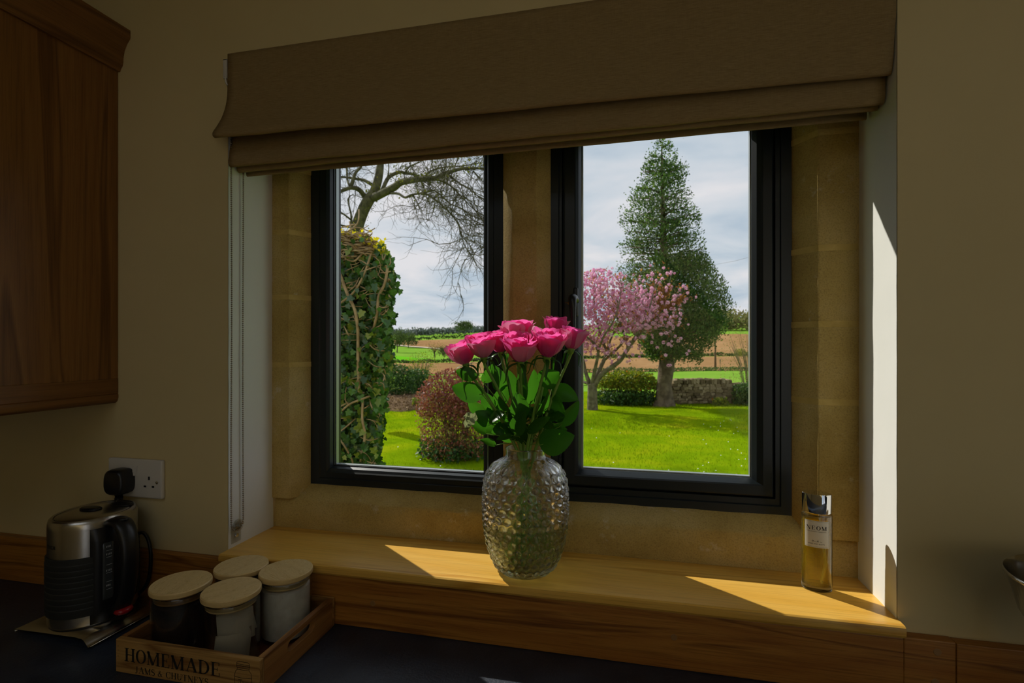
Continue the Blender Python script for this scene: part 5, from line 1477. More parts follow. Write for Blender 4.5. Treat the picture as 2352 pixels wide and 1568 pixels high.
# blossom pompoms: a ruffled ball of petals, shared between all copies
def blossom_mesh(nm, seed, mt):
    r_ = random.Random(seed); V, Fc = [], []
    for k in range(14):
        d = Vector((r_.gauss(0, 1), r_.gauss(0, 1), r_.gauss(0, 1))).normalized(); a, b_ = frame_at(d)
        c = d * .55; s_ = .62
        i0 = len(V); V += [c - a * s_ * .7 + d * .3, c - b_ * s_ * .7 + d * .3, c + a * s_ * .7 + d * .38, c + b_ * s_ * .7 + d * .3, c - d * .25]
        Fc += [(i0, i0 + 1, i0 + 4), (i0 + 1, i0 + 2, i0 + 4), (i0 + 2, i0 + 3, i0 + 4), (i0 + 3, i0, i0 + 4)]
    me = bpy.data.meshes.new(nm); me.from_pydata(V, [], Fc); me.update(); me.materials.append(mt); return me
M['bloss'] = leafmat('cherry_blossom', [(0, (0.76, 0.32, 0.56)), (.5, (0.86, 0.50, 0.70)), (1, (0.93, 0.70, 0.82))], 0.45, 0.7, 0.1, 1.05, 1.0)
M['chleaf'] = leafmat('young_cherry_leaf', [(0, (0.30, 0.10, 0.035)), (.6, (0.42, 0.17, 0.05)), (1, (0.50, 0.28, 0.08))], 0.45, 0.6, 0.2, 1.2)
bms = [blossom_mesh('blossom_%d' % k, 40 + k, M['bloss']) for k in range(4)]
def in_canopy():
    while True:
        w_ = crnd.random()
        if w_ < .42: cx_, cy_, rx, ry = 200, 400, 250, 250
        elif w_ < .58: cx_, cy_, rx, ry = 500, 470, 210, 140
        elif w_ < .74: cx_, cy_, rx, ry = 600, 620, 200, 130
        elif w_ < .86: cx_, cy_, rx, ry = 100, 760, 200, 140
        else: cx_, cy_, rx, ry = -170, 560, 200, 280
        a, r = crnd.uniform(0, 2 * PI), math.sqrt(crnd.random())
        return cx_ + rx * r * math.cos(a), cy_ + ry * r * math.sin(a), crnd.uniform(-1.1, 1.1) * (1 - .5 * r)
spots = [cc(*in_canopy()) for k in range(1500)]
single = [(500, 890), (440, 930), (380, 990), (270, 940), (590, 950), (800, 850), (845, 870), (875, 885), (845, 1070), (865, 1068), (1020, 960), (890, 660), (455, 1035), (160, 880), (115, 965), (65, 1020), (510, 965), (690, 850), (740, 900), (620, 800), (560, 800)]
spots = [cc(x, y, -.35) for x, y in single] + [cc(lp(700, 650, t) + crnd.gauss(0, 14), lp(330, 560, t), -.65) for t in [crnd.random() for _ in range(26)]] + spots
spots += [p + Vector((crnd.gauss(0, .05), crnd.gauss(0, .05), crnd.gauss(-.02, .05))) for p in twig_ends]
parts = sorted(range(len(spots)), key=lambda i: (hcam(spots[i].x, spots[i].y) if i > 60 else 0))[:290]
pset = set(parts)
for i in parts:
    o = bpy.data.objects.new('blossom', bms[i % 4]); link(o, ch)
    o.location = spots[i] - CB; s_ = crnd.uniform(.034, .055); o.scale = (s_, s_, s_); o.rotation_euler = (crnd.uniform(0, 6), crnd.uniform(0, 6), crnd.uniform(0, 6))
V, Fc = [], []
src = [([tuple(v_.co) for v_ in me.vertices], [tuple(p.vertices) for p in me.polygons]) for me in bms]
for i, p in enumerate(spots):
    if i in pset: continue
    vv, ff = src[i % 4]; s_ = crnd.uniform(.030, .052); i0 = len(V)
    R3 = Matrix.Rotation(crnd.uniform(0, 6), 3, 'X') @ Matrix.Rotation(crnd.uniform(0, 6), 3, 'Z')
    V += [(R3 @ Vector(c)) * s_ + (p - CB) for c in vv]; Fc += [tuple(q + i0 for q in f) for f in ff]
o = pyd('blossom_mass', V, Fc, M['bloss'], ch); o['kind'] = 'stuff'
lp_ = [cc(*in_canopy()) for k in range(800)] + [p + Vector((crnd.gauss(0, .07), crnd.gauss(0, .07), crnd.gauss(0, .07))) for p in twig_ends for _ in range(2)]
for (x0, y0, x1, y1, n_) in ((705, 285, 690, 400, 110), (850, 320, 760, 540, 300), (990, 425, 820, 520, 260), (780, 330, 760, 480, 140), (795, 980, 800, 985, 12)):
    for k in range(n_): t = crnd.random(); lp_.append(cc(lp(x0, x1, t) + crnd.gauss(0, 16), lp(y0, y1, t) + crnd.gauss(0, 16), -.5))
o = leafcloud('young_leaves', np.array([p[:] for p in lp_]) - np.array(CB), .075, M['chleaf'], ch, .5); o['kind'] = 'stuff'

# ------------------------------------------------------------------ bare oak behind the hedge
OB = Vector(land_pt(806, 12.6) + (ZL,)); OD = P_at(820, 500, OB.y).y
oak = empty('oak_tree', tuple(OB)); setp(oak, 'bare mossy oak tree spreading over the ivy hedge', 'tree')
os_ = 360 / 2091.0
def oc(x, y, dy=0.0): return P_at(760 + x * os_, 350 + y * os_, OD + dy)
opm = PXM(OB)
bm = bmesh.new()
def R_(px): return px * os_ / opm / 2
trunk = [(300, 2600, 0), (300, 1800, 0), (310, 1300, 0), (345, 1020, 0), (420, 800, 0), (500, 640, 0), (570, 540, .1), (620, 400, .2), (650, 250, .3), (662, 100, .4), (640, -150, .5)]
q = smooth_path([oc(*p) for p in trunk], 4); tube(bm, q, lerp_list([R_(230), R_(190), R_(175), R_(165), R_(150), R_(150), R_(125), R_(115), R_(105), R_(90), R_(60)], len(q)), 12)
OL = [([(540, 620, 0), (700, 540, -.2), (850, 460, -.4), (930, 400, -.5), (1080, 370, -.7), (1250, 350, -.9), (1400, 340, -1.1), (1500, 290, -1.2), (1620, 250, -1.3), (1800, 210, -1.4), (2050, 220, -1.5), (2300, 260, -1.6)], 110, 16),
      ([(680, 520, -.2), (740, 380, .1), (800, 310, .3), (920, 260, .5), (1000, 280, .6), (1100, 290, .6), (1230, 330, .5), (1330, 250, .6), (1500, 200, .7), (1750, 180, .7), (2050, 130, .8)], 60, 10),
      ([(790, 545, -.3), (900, 550, -.6), (990, 600, -.8), (1100, 560, -1.0), (1250, 550, -1.2), (1380, 620, -1.4), (1480, 700, -1.5), (1600, 820, -1.6), (1700, 960, -1.7), (1750, 1150, -1.7), (1850, 1350, -1.8), (1930, 1340, -1.8)], 34, 6),
      ([(1240, 548, -1.2), (1370, 505, -1.3), (1500, 600, -1.3), (1600, 690, -1.3), (1750, 750, -1.4), (1900, 850, -1.4), (2050, 920, -1.5), (2200, 1060, -1.6)], 22, 6),
      ([(1090, 585, -1.0), (1140, 640, -1.0), (1185, 760, -1.0)], 14, 10),
      ([(1380, 350, -1.1), (1540, 410, -1.0), (1650, 490, -.9), (1750, 600, -.8), (1900, 750, -.8), (2080, 860, -.8)], 26, 6),
      ([(1560, 290, -1.2), (1700, 400, -1.4), (1850, 490, -1.5), (1980, 600, -1.6), (2150, 760, -1.6)], 22, 6),
      ([(1630, 250, -1.3), (1680, 120, -1.2), (1740, -20, -1.0)], 20, 8),
      ([(1000, 260, .5), (1050, 190, .4), (1180, 130, .3), (1300, 60, .3)], 28, 10),
      ([(460, 600, 0), (380, 500, -.2), (280, 470, -.4), (170, 500, -.5), (50, 545, -.6), (-200, 520, -.7)], 70, 30),
      ([(270, 470, -.4), (290, 380, -.4), (330, 270, -.3), (400, 190, -.2), (430, 50, -.1)], 50, 25),
      ([(550, 430, .15), (440, 370, .3), (330, 350, .5), (200, 330, .6), (60, 320, .7), (-150, 260, .8)], 50, 20),
      ([(250, 450, -.4), (220, 360, -.2), (210, 200, 0), (180, 50, .1)], 34, 18),
      ([(270, 960, 0), (270, 830, .2), (240, 700, .3), (240, 600, .4), (300, 560, .5)], 30, 12),
      ([(280, 910, 0), (180, 830, -.2), (90, 780, -.3), (-60, 700, -.4)], 26, 12),
      ([(260, 1000, 0), (130, 970, -.2), (60, 955, -.3), (-80, 900, -.4)], 34, 16),
      ([(735, 390, .1), (770, 260, .2), (770, 120, .3), (780, -20, .4)], 22, 8)]
anchors = []
for L_, r0, r1 in OL:
    q = branch_tree(bm, [oc(*p) for p in L_], R_(r0), R_(r1), 6)
    anchors += [(q[i], (q[i] - q[i - 1]).normalized()) for i in range(len(q) // 5 + 1, len(q))]
ornd = random.Random(21)
rel(obj('trunk', bm, M['bark'], oak, True), OB)
bm = bmesh.new()
def grow(p, d, l, r, lev):
    pts_ = [p]; dd = d.copy(); n_ = 4
    for i in range(n_):
        dd = (dd + Vector((ornd.gauss(0, .28), ornd.gauss(0, .28), ornd.gauss(-.03, .26)))).normalized(); pts_.append(pts_[-1] + dd * l / n_)
    tube(bm, pts_, lerp_list([r, r * .45], len(pts_)), 4 if lev == 0 else 3, False)
    if lev < 2:
        for i in range(1, n_ + 1):
            for _ in range(2 if lev == 0 else (1 if ornd.random() < .8 else 0)):
                grow(pts_[i], (dd + Vector((ornd.gauss(0, .8), ornd.gauss(0, .8), ornd.gauss(0, .8)))).normalized(), l * ornd.uniform(.4, .65), r * .55, lev + 1)
for k in range(170):
    p, d = ornd.choice(anchors)
    if k < 80: p, d = ornd.choice([a for a in anchors if a[0].x > OB.x + 1.2] or anchors)
    grow(p, (d * .7 + Vector((ornd.gauss(0, .6), ornd.gauss(0, .6), ornd.gauss(-.1, .6)))).normalized(), ornd.uniform(.45, 1.05), .010, 0)
o = rel(obj('twigs', bm, M['bark'], oak), OB); o['kind'] = 'stuff'
mp = []
for k in range(900):
    p, d = ornd.choice(anchors[:80] + [(oc(lp(345, 620, t), lp(1020, 400, t)), None) for t in (.1, .3, .5, .7, .9)] * 6); mp.append(p + Vector((ornd.gauss(0, .10), ornd.gauss(0, .1), ornd.gauss(0, .10))))
o = leafcloud('moss_tufts', np.array([p[:] for p in mp]) - np.array(OB), .05, leafmat('tree_moss', [(0, (0.10, 0.13, 0.02)), (1, (0.22, 0.22, 0.04))], .3, .9, .1), oak, .7); o['kind'] = 'stuff'

# ------------------------------------------------------------------ ivy hedge close to the window
HY0, HY1 = 2.55, 4.3
ih = empty('ivy_hedge', tuple(P_at(800, 900, HY0 + .6).xy) + (ZL,)); setp(ih, 'tall ivy-covered hedge with tangled vines on the left', 'hedge')
IHB = Vector(ih.location)
edge_v = [500, 545, 565, 600, 650, 700, 760, 830, 900, 980, 1075, 1400]
edge_u = [840, 862, 882, 902, 908, 900, 893, 898, 886, 878, 868, 862]
def h_edge(v_): return float(np.interp(v_, edge_v, edge_u))
hr_ = random.Random(9)
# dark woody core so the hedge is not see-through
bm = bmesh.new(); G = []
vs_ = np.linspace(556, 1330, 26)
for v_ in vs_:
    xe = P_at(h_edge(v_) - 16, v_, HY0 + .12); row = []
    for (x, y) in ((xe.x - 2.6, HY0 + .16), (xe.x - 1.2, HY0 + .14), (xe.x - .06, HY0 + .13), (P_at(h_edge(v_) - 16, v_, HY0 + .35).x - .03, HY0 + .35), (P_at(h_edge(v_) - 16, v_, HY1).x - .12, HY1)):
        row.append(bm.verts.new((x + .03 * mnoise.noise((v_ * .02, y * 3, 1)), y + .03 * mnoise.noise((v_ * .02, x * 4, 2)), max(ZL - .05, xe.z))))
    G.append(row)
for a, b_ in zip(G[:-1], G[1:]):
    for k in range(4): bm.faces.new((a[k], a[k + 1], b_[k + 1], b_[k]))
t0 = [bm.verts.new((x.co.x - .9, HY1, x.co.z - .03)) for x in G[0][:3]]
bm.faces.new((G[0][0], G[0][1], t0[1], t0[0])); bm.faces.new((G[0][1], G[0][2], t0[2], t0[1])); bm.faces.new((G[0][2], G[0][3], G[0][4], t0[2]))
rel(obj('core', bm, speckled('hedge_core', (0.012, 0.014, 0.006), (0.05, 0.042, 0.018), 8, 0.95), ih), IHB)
def hpos(face):
    v_ = hr_.uniform(545, 1180)
    if face: u = h_edge(v_) - abs(hr_.random() ** .8) * (175 if hr_.random() < .75 else 420); dy = hr_.gauss(.03, .05)
    else: u = h_edge(v_) + hr_.gauss(-4, 5); dy = hr_.uniform(.05, 1.5)
    if not face:
        p = P_at(u, v_, HY0 + .1); q_ = P_at(u, v_, HY0 + .1 + dy); return Vector((q_.x - .05 * dy + hr_.gauss(0, .02), q_.y, p.z))
    return P_at(u, v_, HY0 + dy)
def ivy_mesh(nm, seed, mt):
    r_ = random.Random(seed); out_ = []
    prof_ = [(0, 0), (.28, -.10), (.50, .06), (.36, .34), (.52, .52), (.26, .66), (.0, 1.05)]
    P2 = prof_ + [(-x, y) for x, y in prof_[-2:0:-1]]
    V = [(x, y - .1, .10 * abs(x) + .05 * r_.uniform(-1, 1) - .12 * (y - .4) ** 2) for x, y in P2] + [(0, .35, -.02)]
    Fc = [(i, (i + 1) % len(P2), len(P2)) for i in range(len(P2))]
    me = bpy.data.meshes.new(nm); me.from_pydata(V, [], Fc); me.update(); me.materials.append(mt); return me
ivy_stops = [[(0, (0.018, 0.062, 0.014)), (1, (0.045, 0.12, 0.026))], [(0, (0.045, 0.14, 0.028)), (1, (0.09, 0.22, 0.04))], [(0, (0.12, 0.19, 0.025)), (1, (0.24, 0.29, 0.04))], [(0, (0.05, 0.10, 0.055)), (1, (0.10, 0.17, 0.09))]]
ivm = [ivy_mesh('ivy_leaf_%d' % k, k, leafmat('ivy_leaf_%d' % k, ivy_stops[k], .25, .32, .5, 1.6)) for k in range(4)]
def ivy_rot():
    return (hr_.gauss(1.25, .45), hr_.gauss(0, .35), hr_.gauss(.35, .6))
ipos = [hpos(k % 4 != 0) for k in range(300)]
for k, p in enumerate(ipos):
    o = bpy.data.objects.new('ivy_leaf', ivm[hr_.choice((0, 0, 1, 1, 2, 3))]); link(o, ih); s_ = hr_.uniform(.045, .075)
    o.location = p - IHB + Vector((0, -.03, 0)); o.scale = (s_, s_, s_); e_ = ivy_rot(); o.rotation_euler = (e_[0], e_[1] + PI, e_[2])
from mathutils import Euler
isrc = [([Vector(v_.co) for v_ in me.vertices], [tuple(p.vertices) for p in me.polygons]) for me in ivm]
bins = [([], []) for _ in range(4)]
for k in range(6800):
    p = hpos(k % 3 != 0); b_ = hr_.choice((0, 0, 0, 1, 1, 2, 3)); V, Fc = bins[b_]; vv, ff = isrc[b_]
    e_ = ivy_rot(); R3 = Euler((e_[0], e_[1] + PI, e_[2])).to_matrix(); s_ = hr_.uniform(.032, .062); i0 = len(V)
    if hr_.random() < .33 and p.z > P_at(800, 700, HY0).z and p.x < P_at(870, 700, HY0).x: continue
    V += [R3 @ c * s_ + p - IHB for c in vv]; Fc += [tuple(q + i0 for q in f) for f in ff]
for k, (V, Fc) in enumerate(bins):
    o = pyd('ivy_mass', V, Fc, ivm[k].materials[0], ih); o['kind'] = 'stuff'
# vines
bm = bmesh.new()
def vine(pts_, r):
    tube(bm, smooth_path([P_at(u, v_, HY0 - d) for u, v_, d in pts_], 4), r, 6)
vine([(772, 590, .02), (785, 640, .05), (800, 680, .06), (815, 712, .06), (822, 760, .05), (822, 830, .04), (825, 900, .02)], .012)
vine([(892, 600, .03), (884, 650, .05), (870, 680, .06), (866, 720, .05), (858, 755, .02)], .010)
vine([(766, 705, .02), (790, 690, .06), (815, 668, .07), (836, 630, .06), (850, 590, .05), (856, 570, .02)], .008)
vine([(768, 560, .03), (790, 590, .06), (812, 600, .06), (830, 585, .05), (858, 560, .02)], .007)
vine([(770, 960, .03), (800, 930, .05), (835, 915, .05), (850, 910, .03), (874, 906, .0)], .008)
vine([(775, 1000, .04), (795, 1030, .06), (810, 1060, .04), (815, 1090, .02)], .007)
vine([(835, 900, .03), (832, 960, .05), (838, 1000, .05), (828, 1060, .02)], .009)
for k in range(120):
    v_ = 530 + 560 * hr_.random() ** 1.9; u = h_edge(v_) - 10 - hr_.random() * 130
    a = hr_.gauss(0, .7); l = hr_.uniform(25, 75); c_ = hr_.uniform(-14, 14)
    l = min(l, max(8, (h_edge(v_) - 8 - u) / max(.2, math.cos(a)))) if math.cos(a) > 0 else l
    vine([(u, v_, .01), (u + l * .5 * math.cos(a) - c_ * math.sin(a), v_ + l * .5 * math.sin(a) + c_ * math.cos(a), hr_.uniform(.03, .07)), (u + l * math.cos(a), v_ + l * math.sin(a), .0)], hr_.uniform(.0025, .0055))
for k in range(150):                                   # thatch of dead stems along the top
    u = hr_.uniform(750, 852); v_ = np.interp(u, [768, 830, 880], [540, 548, 572]) + hr_.uniform(-4, 62) * (1 - (u - 768) / 150)
    a = hr_.gauss(.15, .5); l = hr_.uniform(20, 60)
    vine([(u - l / 2, v_, .0), (u, v_ - hr_.uniform(0, 8), hr_.uniform(.0, .09)), (u + l / 2 * math.cos(a), v_ + l / 2 * math.sin(a), .0)], hr_.uniform(.003, .006))
o = rel(obj('vines', bm, speckled('dry_vine', (0.22, 0.15, 0.07), (0.42, 0.31, 0.17), 12, 0.9), ih, True), IHB); o['kind'] = 'stuff'
yp = [P_at(u, np.interp(u, [768, 830, 880], [534, 543, 566]) + hr_.gauss(3, 8) + (hr_.uniform(0, 60) if hr_.random() < .3 else 0), HY0 + hr_.uniform(-.08, .5)) for u in [hr_.uniform(755, 885) for _ in range(420)]]
o = leafcloud('yellow_shoots', np.array([p[:] for p in yp]) - np.array(IHB), .036, leafmat('yellow_shoot', [(0, (0.40, 0.36, 0.01)), (1, (0.75, 0.62, 0.02))], .45, .6, .2), ih, .7); o['kind'] = 'stuff'

# ------------------------------------------------------------------ shrubs, beds and walls
def shrub(nm, lab, cat, px, v_base, dep_z, half_w, height, mt, n_, leaf, depth=None, stems=None, top_only=False, seed=1, flat=.0, stem_mat=None, sparse=0.0, group=None):
    r_ = random.Random(seed); B_ = P_z(px, v_base, dep_z); e_ = empty(nm, tuple(B_)); setp(e_, lab, cat, group)
    d2 = depth or half_w; pts_ = []
    while len(pts_) < n_:
        a, c, h = r_.uniform(-1, 1), r_.uniform(-1, 1), r_.random()
        lim = (1 - flat) * math.sqrt(max(0, 1 - (max(0, h - .45) / .55) ** 2.2)) + flat * (1 if h < .93 else .6)
        if a * a + c * c > lim * lim * (1 + .35 * mnoise.noise((a * 2.2 + seed, c * 2.2, h * 3))): continue
        if r_.random() < sparse * (1 - (a * a + c * c) / max(.05, lim * lim)): continue
        if top_only and h < .45 and r_.random() < .75: continue
        pts_.append((a * half_w, c * d2, h * height + .02))
    o = leafcloud('foliage', np.array(pts_), leaf, mt, e_, .55); o['kind'] = 'stuff'
    bm = bmesh.new()
    for k in range(stems or 9):
        a = r_.uniform(0, 2 * PI); q_ = r_.uniform(.2, .8)
        tip = Vector((math.cos(a) * half_w * q_, math.sin(a) * d2 * q_, height * r_.uniform(.6, .92)))
        tube(bm, [Vector((tip.x * .25, tip.y * .25, -.05)), tip * .5 + Vector((0, 0, .05)), tip], [.012, .009, .003], 4, False)
    obj('stems', bm, stem_mat or M['bark_pale'], e_)
    return e_
M['red_leaf'] = leafmat('red_shrub_leaf', [(0, (0.17, 0.045, 0.045)), (.5, (0.31, 0.09, 0.08)), (.85, (0.44, 0.16, 0.12)), (1, (0.34, 0.28, 0.08))], .35, .5, .3, 1.2)
M['brown_leaf'] = leafmat('brown_shrub_leaf', [(0, (0.17, 0.08, 0.045)), (.6, (0.32, 0.20, 0.08)), (1, (0.32, 0.34, 0.07))], .35, .6, .2, 1.2)
M['green_leaf'] = leafmat('green_shrub_leaf', [(0, (0.015, 0.05, 0.012)), (.5, (0.035, 0.10, 0.02)), (1, (0.09, 0.18, 0.03))], .3, .5, .3, 1.4)
M['lime_leaf'] = leafmat('lime_shrub_leaf', [(0, (0.10, 0.17, 0.015)), (.6, (0.22, 0.28, 0.02)), (.93, (0.38, 0.40, 0.03)), (1, (0.55, 0.10, 0.02))], .4, .5, .3, 1.1)
M['bud_leaf'] = leafmat('budding_twig_leaf', [(0, (0.20, 0.17, 0.06)), (1, (0.40, 0.34, 0.12))], .4, .7, .2, 1.1)
rs_ = shrub('red_shrub', 'round reddish-brown clipped shrub on the lawn behind the roses', 'shrub', 1046, 1046, ZL, .66, 1.46, M['red_leaf'], 7500, .05, .6, 40, True, 2, .25)
RSB = Vector(rs_.location)
pts_ = []
r_ = random.Random(5)
for k in range(3600):
    a, h = r_.uniform(0, 2 * PI), r_.random(); q_ = math.sqrt(r_.random()) * (.50 + .14 * math.sin(h * 3)); pts_.append((math.cos(a) * q_, math.sin(a) * q_, .05 + h * .95))
o = leafcloud('lower_foliage', np.array(pts_), .045, M['brown_leaf'], rs_, .5); o['kind'] = 'stuff'
pts_ = []
for k in range(1300):
    a = r_.uniform(0, 2 * PI); q_ = r_.uniform(.25, .66); pts_.append((math.cos(a) * q_, math.sin(a) * q_, .02 + abs(r_.gauss(0, .13))))
o = leafcloud('ivy_at_foot', np.array(pts_), .06, M['green_leaf'], rs_, .8); o['kind'] = 'stuff'
# border bed at the left
n = 24; V, Fc = [], []
for i in range(n + 1):
    t = i / n; A = P_z(lp(640, 975, t), lp(951, 937, t) + 2 * math.sin(i), ZL + .05); B_ = P_z(lp(640, 985, t), lp(905, 902, t), ZL + .05)
    V += [(A.x, A.y, ZL - .02), (A.x, A.y + .12, ZL + .06), tuple(B_)[:2] + (ZL + .14,)]
for i in range(n):
    a = i * 3; Fc += [(a, a + 3, a + 4, a + 1), (a + 1, a + 4, a + 5, a + 2)]
o = pyd('flower_bed', V, Fc, M['soil'], None, True); setp(o, 'bare brown soil border along the lawn edge', None, None, 'structure')
r_ = random.Random(77); lt_p = []
for k in range(1500):
    t = r_.random(); q_ = r_.random(); A = P_z(lp(700, 975, t), lp(948, 938, t), ZL + .07); B_ = P_z(lp(700, 985, t), 904, ZL + .07); p = A.lerp(B_, q_); lt_p.append((p.x, p.y, ZL + .07 + .09 * q_))
o = leafcloud('leaf_litter', np.array(lt_p), .075, leafmat('dead_leaf', [(0, (0.10, 0.06, 0.03)), (.6, (0.26, 0.17, 0.09)), (1, (0.42, 0.30, 0.17))], .1, .9, .1)); setp(o, 'dead leaves scattered over the soil border', 'leaf litter', None, 'stuff')
shrub('dark_shrub', 'dark green evergreen shrub behind the soil border near the hedge', 'shrub', 916, 912, ZL, .62, 1.15, M['green_leaf'], 4200, .07, .5, 8, False, 3, .4)
shrub('dark_shrub', 'dark green evergreen shrub further along the border', 'shrub', 962, 905, ZL, .50, .95, M['green_leaf'], 3000, .07, .5, 8, False, 4, .4)
shrub('green_tuft', 'small fresh green plant beside the red shrub', 'plant', 955, 936, ZL, .13, .30, M['lime_leaf'], 260, .06, .12, 4, False, 6, .3)
shrub('light_shrub', 'loose yellow-green shrub behind the dark hedge', 'shrub', 893, 900, ZL, .45, 1.5, M['lime_leaf'], 900, .05, .4, 14, False, 8, .2)
lt_ = shrub('young_tree', 'small budding tree standing above the border shrubs', 'tree', 968, 898, ZL, .75, 1.45, M['lime_leaf'], 900, .055, .7, 30, True, 10, .0)
lt_.location.z += .15
shrub('laurel_hedge', 'glossy yellow-green shrub between cherry and conifer', 'shrub', 1440, 926, ZL, 1.02, 1.02, M['lime_leaf'], 5200, .085, .55, 12, True, 11, .55)
shrub('laurel_hedge', 'dark lower growth under the yellow-green shrub', 'shrub', 1436, 929, ZL, 1.0, .42, M['green_leaf'], 2600, .085, .5, 6, False, 12, .7)
shrub('ivy_bush', 'dark ivy clump over the right end of the stone wall', 'shrub', 1714, 929, ZL, .42, .66, M['green_leaf'], 2200, .075, .4, 6, False, 13, .5)
shrub('green_tuft', 'green daffodil leaves at the foot of the stone wall', 'plant', 1655, 930, ZL, .24, .22, M['lime_leaf'], 320, .10, .12, 4, False, 14, .3)
shrub('bare_shrub', 'twiggy budding shrub beyond the right end of the wall', 'shrub', 1722, 900, ZL, 1.1, 2.7, M['bud_leaf'], 1500, .05, .8, 70, False, 15, .1)
shrub('round_bush', 'rounded green bush at the field edge on the right', 'shrub', 1700, 818, land_z(*land_pt(1700, 60)), 1.3, 1.7, M['lime_leaf'], 1800, .14, 1.0, 8, False, 16, .2)

# dry-stone wall: individual stones
SWA, SWB = P_z(1532, 926, ZL), P_z(2060, 921.5, ZL)
sw = empty('stone_wall', tuple(SWA.lerp(SWB, .5))); setp(sw, 'low dry-stone garden wall behind the conifer', 'wall')
swc = SWA.lerp(SWB, .5); sx_ = (SWB - SWA); swl = sx_.length; sx_.normalize(); sy_ = Vector((-sx_.y, sx_.x, 0))
M['drystone'] = leafmat('dry_stone', [(0, (0.10, 0.075, 0.045)), (.5, (0.22, 0.17, 0.10)), (1, (0.36, 0.29, 0.19))], 0.0, .95, .1)
m, nt, out = mat('dry_stone_piece'); oi = nt.nodes.new('ShaderNodeObjectInfo'); b = principled(nt, None, .95, 0, .1)
c1 = ramp(nt, oi.outputs['Random'], [(0, (0.10, 0.075, 0.04)), (.5, (0.24, 0.18, 0.10)), (1, (0.40, 0.32, 0.20))])
c2 = ramp(nt, noise_n(nt, coords(nt, kind='Object'), 5, 5), [(.3, (.55, .55, .5)), (.7, (1.1, 1.1, 1.1))])
nt.links.new(mixc(nt, 1.0, c1, c2, 'MULTIPLY'), b.inputs['Base Color']); nt.links.new(b.outputs[0], out.inputs[0]); M['drystone'] = m
stm = []
for k in range(6):
    bm = bmesh.new(); box(bm, -.5, .5, -.5, .5, -.5, .5)
    r_ = random.Random(70 + k)
    for v_ in bm.verts: v_.co += Vector((r_.uniform(-.12, .12), r_.uniform(-.12, .12), r_.uniform(-.14, .14)))
    bmesh.ops.bevel(bm, geom=bm.edges[:], offset=.10, segments=1, affect='EDGES'); bmesh.ops.recalc_face_normals(bm, faces=bm.faces[:])
    me = bpy.data.meshes.new('wall_stone_%d' % k); bm.to_mesh(me); bm.free(); me.materials.append(M['drystone']); stm.append(me)
r_ = random.Random(17); count = 0
x0_, x1_ = (P_at(1535, 900, 16.5) - swc).dot(sx_), (P_at(2040, 900, 17.2) - swc).dot(sx_)
def put_stone(x, z, w_, h_, dpt, rz):
    o = bpy.data.objects.new('stone', r_.choice(stm)); link(o, sw); o.scale = (w_ * 1.04, dpt, h_ * 1.06)
    o.rotation_euler = (r_.gauss(0, .06), r_.gauss(0, .08), rz + r_.gauss(0, .06)); o.location = sx_ * x + sy_ * (r_.gauss(0, .012)) + Vector((0, 0, z))
rz0 = math.atan2(sx_.y, sx_.x)
z = .0
while z < .60:
    h_ = r_.uniform(.075, .11); x = x0_ + r_.uniform(-.1, 0)
    while x < x1_:
        w_ = r_.uniform(.10, .24)
        if count < 290: put_stone(x + w_ / 2, z + h_ / 2, w_, h_, .30, rz0); count += 1
        x += w_
    z += h_
x = x0_
while x < x1_ and count < 299:                       # upright coping stones
    w_ = r_.uniform(.07, .13); put_stone(x + w_ / 2, z + .06 + r_.uniform(-.01, .02), w_, r_.uniform(.13, .18), .30, rz0); x += w_ * .95; count += 1
bm = bmesh.new(); 
hw_ = swl / 2
vs = [sx_ * a + sy_ * b_ + Vector((0, 0, c)) for a in (-hw_, hw_) for b_ in (-.11, .11) for c in (-.1, .58)]
bv = [bm.verts.new(v_) for v_ in vs]
for f in ((0, 1, 3, 2), (4, 6, 7, 5), (0, 4, 5, 1), (2, 3, 7, 6), (1, 5, 7, 3), (0, 2, 6, 4)): bm.faces.new([bv[i] for i in f])
obj('rubble_core', bm, speckled('wall_core', (0.05, 0.04, 0.025), (0.14, 0.10, 0.06), 6, .95), sw)

# ------------------------------------------------------------------ distance: hedgerows, trees, woods, poles
def hedgerow(lab, p0, p1, d0, d1, h, mt, leaf, n_, seed, name='hedgerow', wd=1.2):
    r_ = random.Random(seed); pts_ = []
    xa, ya = land_pt(p0, d0); B_ = Vector((xa, ya, land_z(xa, ya)))
    for k in range(n_):
        t = r_.random(); px = lp(p0, p1, t); dd = lp(d0, d1, t); x, y = land_pt(px, dd)
        hh = h * (.7 + .5 * mnoise.noise((x * .25, y * .25, seed)) + .25 * mnoise.noise((x * 1.1, y * 1.1, seed)))
        pts_.append((x + r_.gauss(0, wd * .3) - B_.x, y + r_.gauss(0, wd * .3) - B_.y, land_z(x, y) + hh * r_.random() ** .7 - B_.z))
    o = leafcloud(name, np.array(pts_), leaf, mt); o.location = B_; setp(o, lab, 'hedge' if name == 'hedgerow' else 'woodland'); o['kind'] = 'stuff'
M['far_hedge'] = leafmat('far_hedge_leaf', [(0, (0.05, 0.085, 0.03)), (1, (0.13, 0.18, 0.06))], .2, .9, .05)
M['far_wood'] = leafmat('hazed_wood_leaf', [(0, (0.17, 0.205, 0.20)), (1, (0.25, 0.285, 0.27))], .1, .95, .05)  # distance haze is put into this grey-blue leaf colour
M['hill_wood'] = leafmat('hill_wood_leaf', [(0, (0.15, 0.15, 0.06)), (.6, (0.24, 0.23, 0.10)), (1, (0.30, 0.30, 0.10))], .2, .95, .05)
hedgerow('low green hedgerow between the two right-hand ploughed fields', 1150, 3000, 122, 108, .9, M['far_hedge'], .55, 6500, 1)
hedgerow('dark hedge line along the paddock edge', 1180, 3000, 46, 50, .45, M['far_hedge'], .2, 6500, 2)
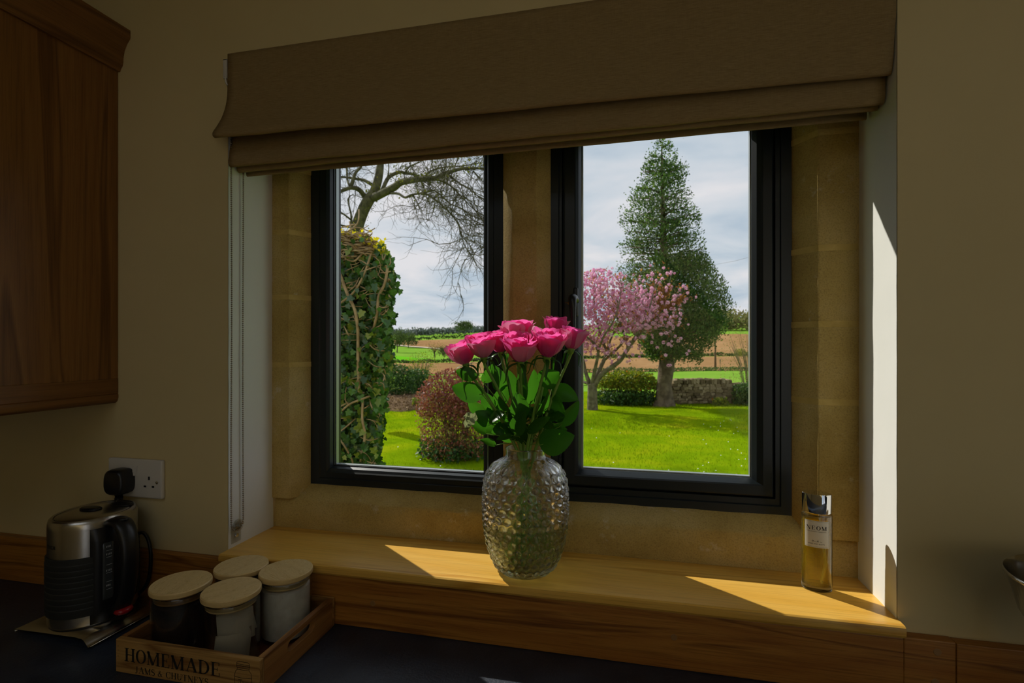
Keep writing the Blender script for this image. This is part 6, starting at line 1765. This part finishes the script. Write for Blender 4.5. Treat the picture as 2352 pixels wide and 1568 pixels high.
hedgerow('dark hedgerow below the bright green crop field', 560, 1149, 110, 114, 1.0, M['far_hedge'], .6, 2200, 3)
hedgerow('pale scrub at the top of the green field', 560, 960, 245, 300, 3.2, M['far_hedge'], 1.6, 900, 4)
hedgerow('distant hedge across the far fields on the left', 700, 1149, 455, 425, 3.0, M['far_hedge'], 2.0, 1200, 5)
hedgerow('haze-tinted band of distant woodland on the left skyline', -500, 1160, 620, 640, 10.0, M['far_wood'], 3.4, 16000, 6, 'woodland', 12)
hedgerow('olive wooded hillside on the right skyline', 1400, 3100, 400, 230, 17.0, M['hill_wood'], 2.4, 26000, 7, 'woodland', 30)
def far_tree(nm, lab, px, dep, h, w_, mt, n_, leaf, seed, bare=False):
    x, y = land_pt(px, dep); B_ = Vector((x, y, land_z(x, y))); e_ = empty(nm, tuple(B_)); setp(e_, lab, 'tree'); r_ = random.Random(seed)
    bm = bmesh.new(); tube(bm, [(0, 0, -.2), (.02 * h, 0, h * .3), (0, 0, h * .6)], [h * .035, h * .026, h * .012], 8)
    tips = []
    for k in range(26):
        a = r_.uniform(0, 2 * PI); z0 = h * r_.uniform(.28, .6); q_ = r_.uniform(.4, 1)
        t_ = Vector((math.cos(a) * w_ * q_, math.sin(a) * w_ * q_, z0 + h * r_.uniform(.15, .42))); tube(bm, [(0, 0, z0), t_ * .5 + Vector((0, 0, z0 * .5 + h * .04)), t_], [h * .012, h * .008, h * .003], 4, False); tips.append(t_)
    obj('trunk', bm, M['bark'], e_)
    pts_ = [tuple(r_.choice(tips) + Vector((r_.gauss(0, w_ * .2), r_.gauss(0, w_ * .2), r_.gauss(0, h * .08)))) for k in range(n_)]
    o = leafcloud('crown', np.array(pts_), leaf, mt, e_, .4); o['kind'] = 'stuff'
far_tree('field_tree', 'small bare brown tree standing on the farm track', 998, 118, 4.6, 2.0, M['brown_leaf'], 420, .28, 1)
far_tree('field_tree', 'round green tree at the edge of the crop field', 1033, 106, 3.2, 2.0, M['far_hedge'], 900, .4, 2)
far_tree('field_tree', 'dark green tree at the top of the green field', 938, 262, 6.5, 4.4, M['far_hedge'], 900, .9, 3)
far_tree('field_tree', 'olive tree beside the hedge at the green field corner', 912, 200, 8.0, 3.4, M['far_hedge'], 900, .7, 4)
far_tree('field_tree', 'leafy tree on the left skyline above the roses', 1066, 500, 13, 9, M['far_hedge'], 1500, 1.6, 5)
def pole(px, dep, h, r, lab):
    x, y = land_pt(px, dep); z = land_z(x, y); e_ = empty('utility_pole', (x, y, z)); setp(e_, lab, 'pole')
    bm = bmesh.new(); tube(bm, [(0, 0, -.2), (0, 0, h)], [r, r * .7], 10); obj('post', bm, M['bark_pale'], e_, True)
    bm = bmesh.new(); box(bm, -h * .06, h * .06, -.06, .06, h * .9, h * .925); obj('crossarm', bm, M['bark_pale'], e_)
    return Vector((x, y, z + h))
tp1 = pole(1643, 52, 6.3, .13, 'thin wooden utility pole in the ploughed field')
# overhead wire
wire_a, wire_b = P_at(1560, 622, 70), P_at(1850, 555, 58)
bm = bmesh.new(); tube(bm, [wire_a, wire_a.lerp(wire_b, .5) - Vector((0, 0, .35)), wire_b], .016, 5)
o = obj('overhead_wire', bm, plain('wire', (.15, .16, .17), .6)); setp(o, 'thin overhead wire crossing the sky on the right', 'wire')
for i, (px, dep, lab) in enumerate(((1549, 44, 'slim fence post by the paddock near the conifer trunk'), (1654, 45, 'slim fence post standing in the paddock further right'))):
    x, y = land_pt(px, dep); e_ = empty('fence_post', (x, y, land_z(x, y))); setp(e_, lab, 'post'); bm = bmesh.new(); tube(bm, [(0, 0, -.2), (0, 0, 1.0), (0, 0, 1.04)], [.06, .055, .02], 8); obj('stake', bm, M['bark_pale'], e_)
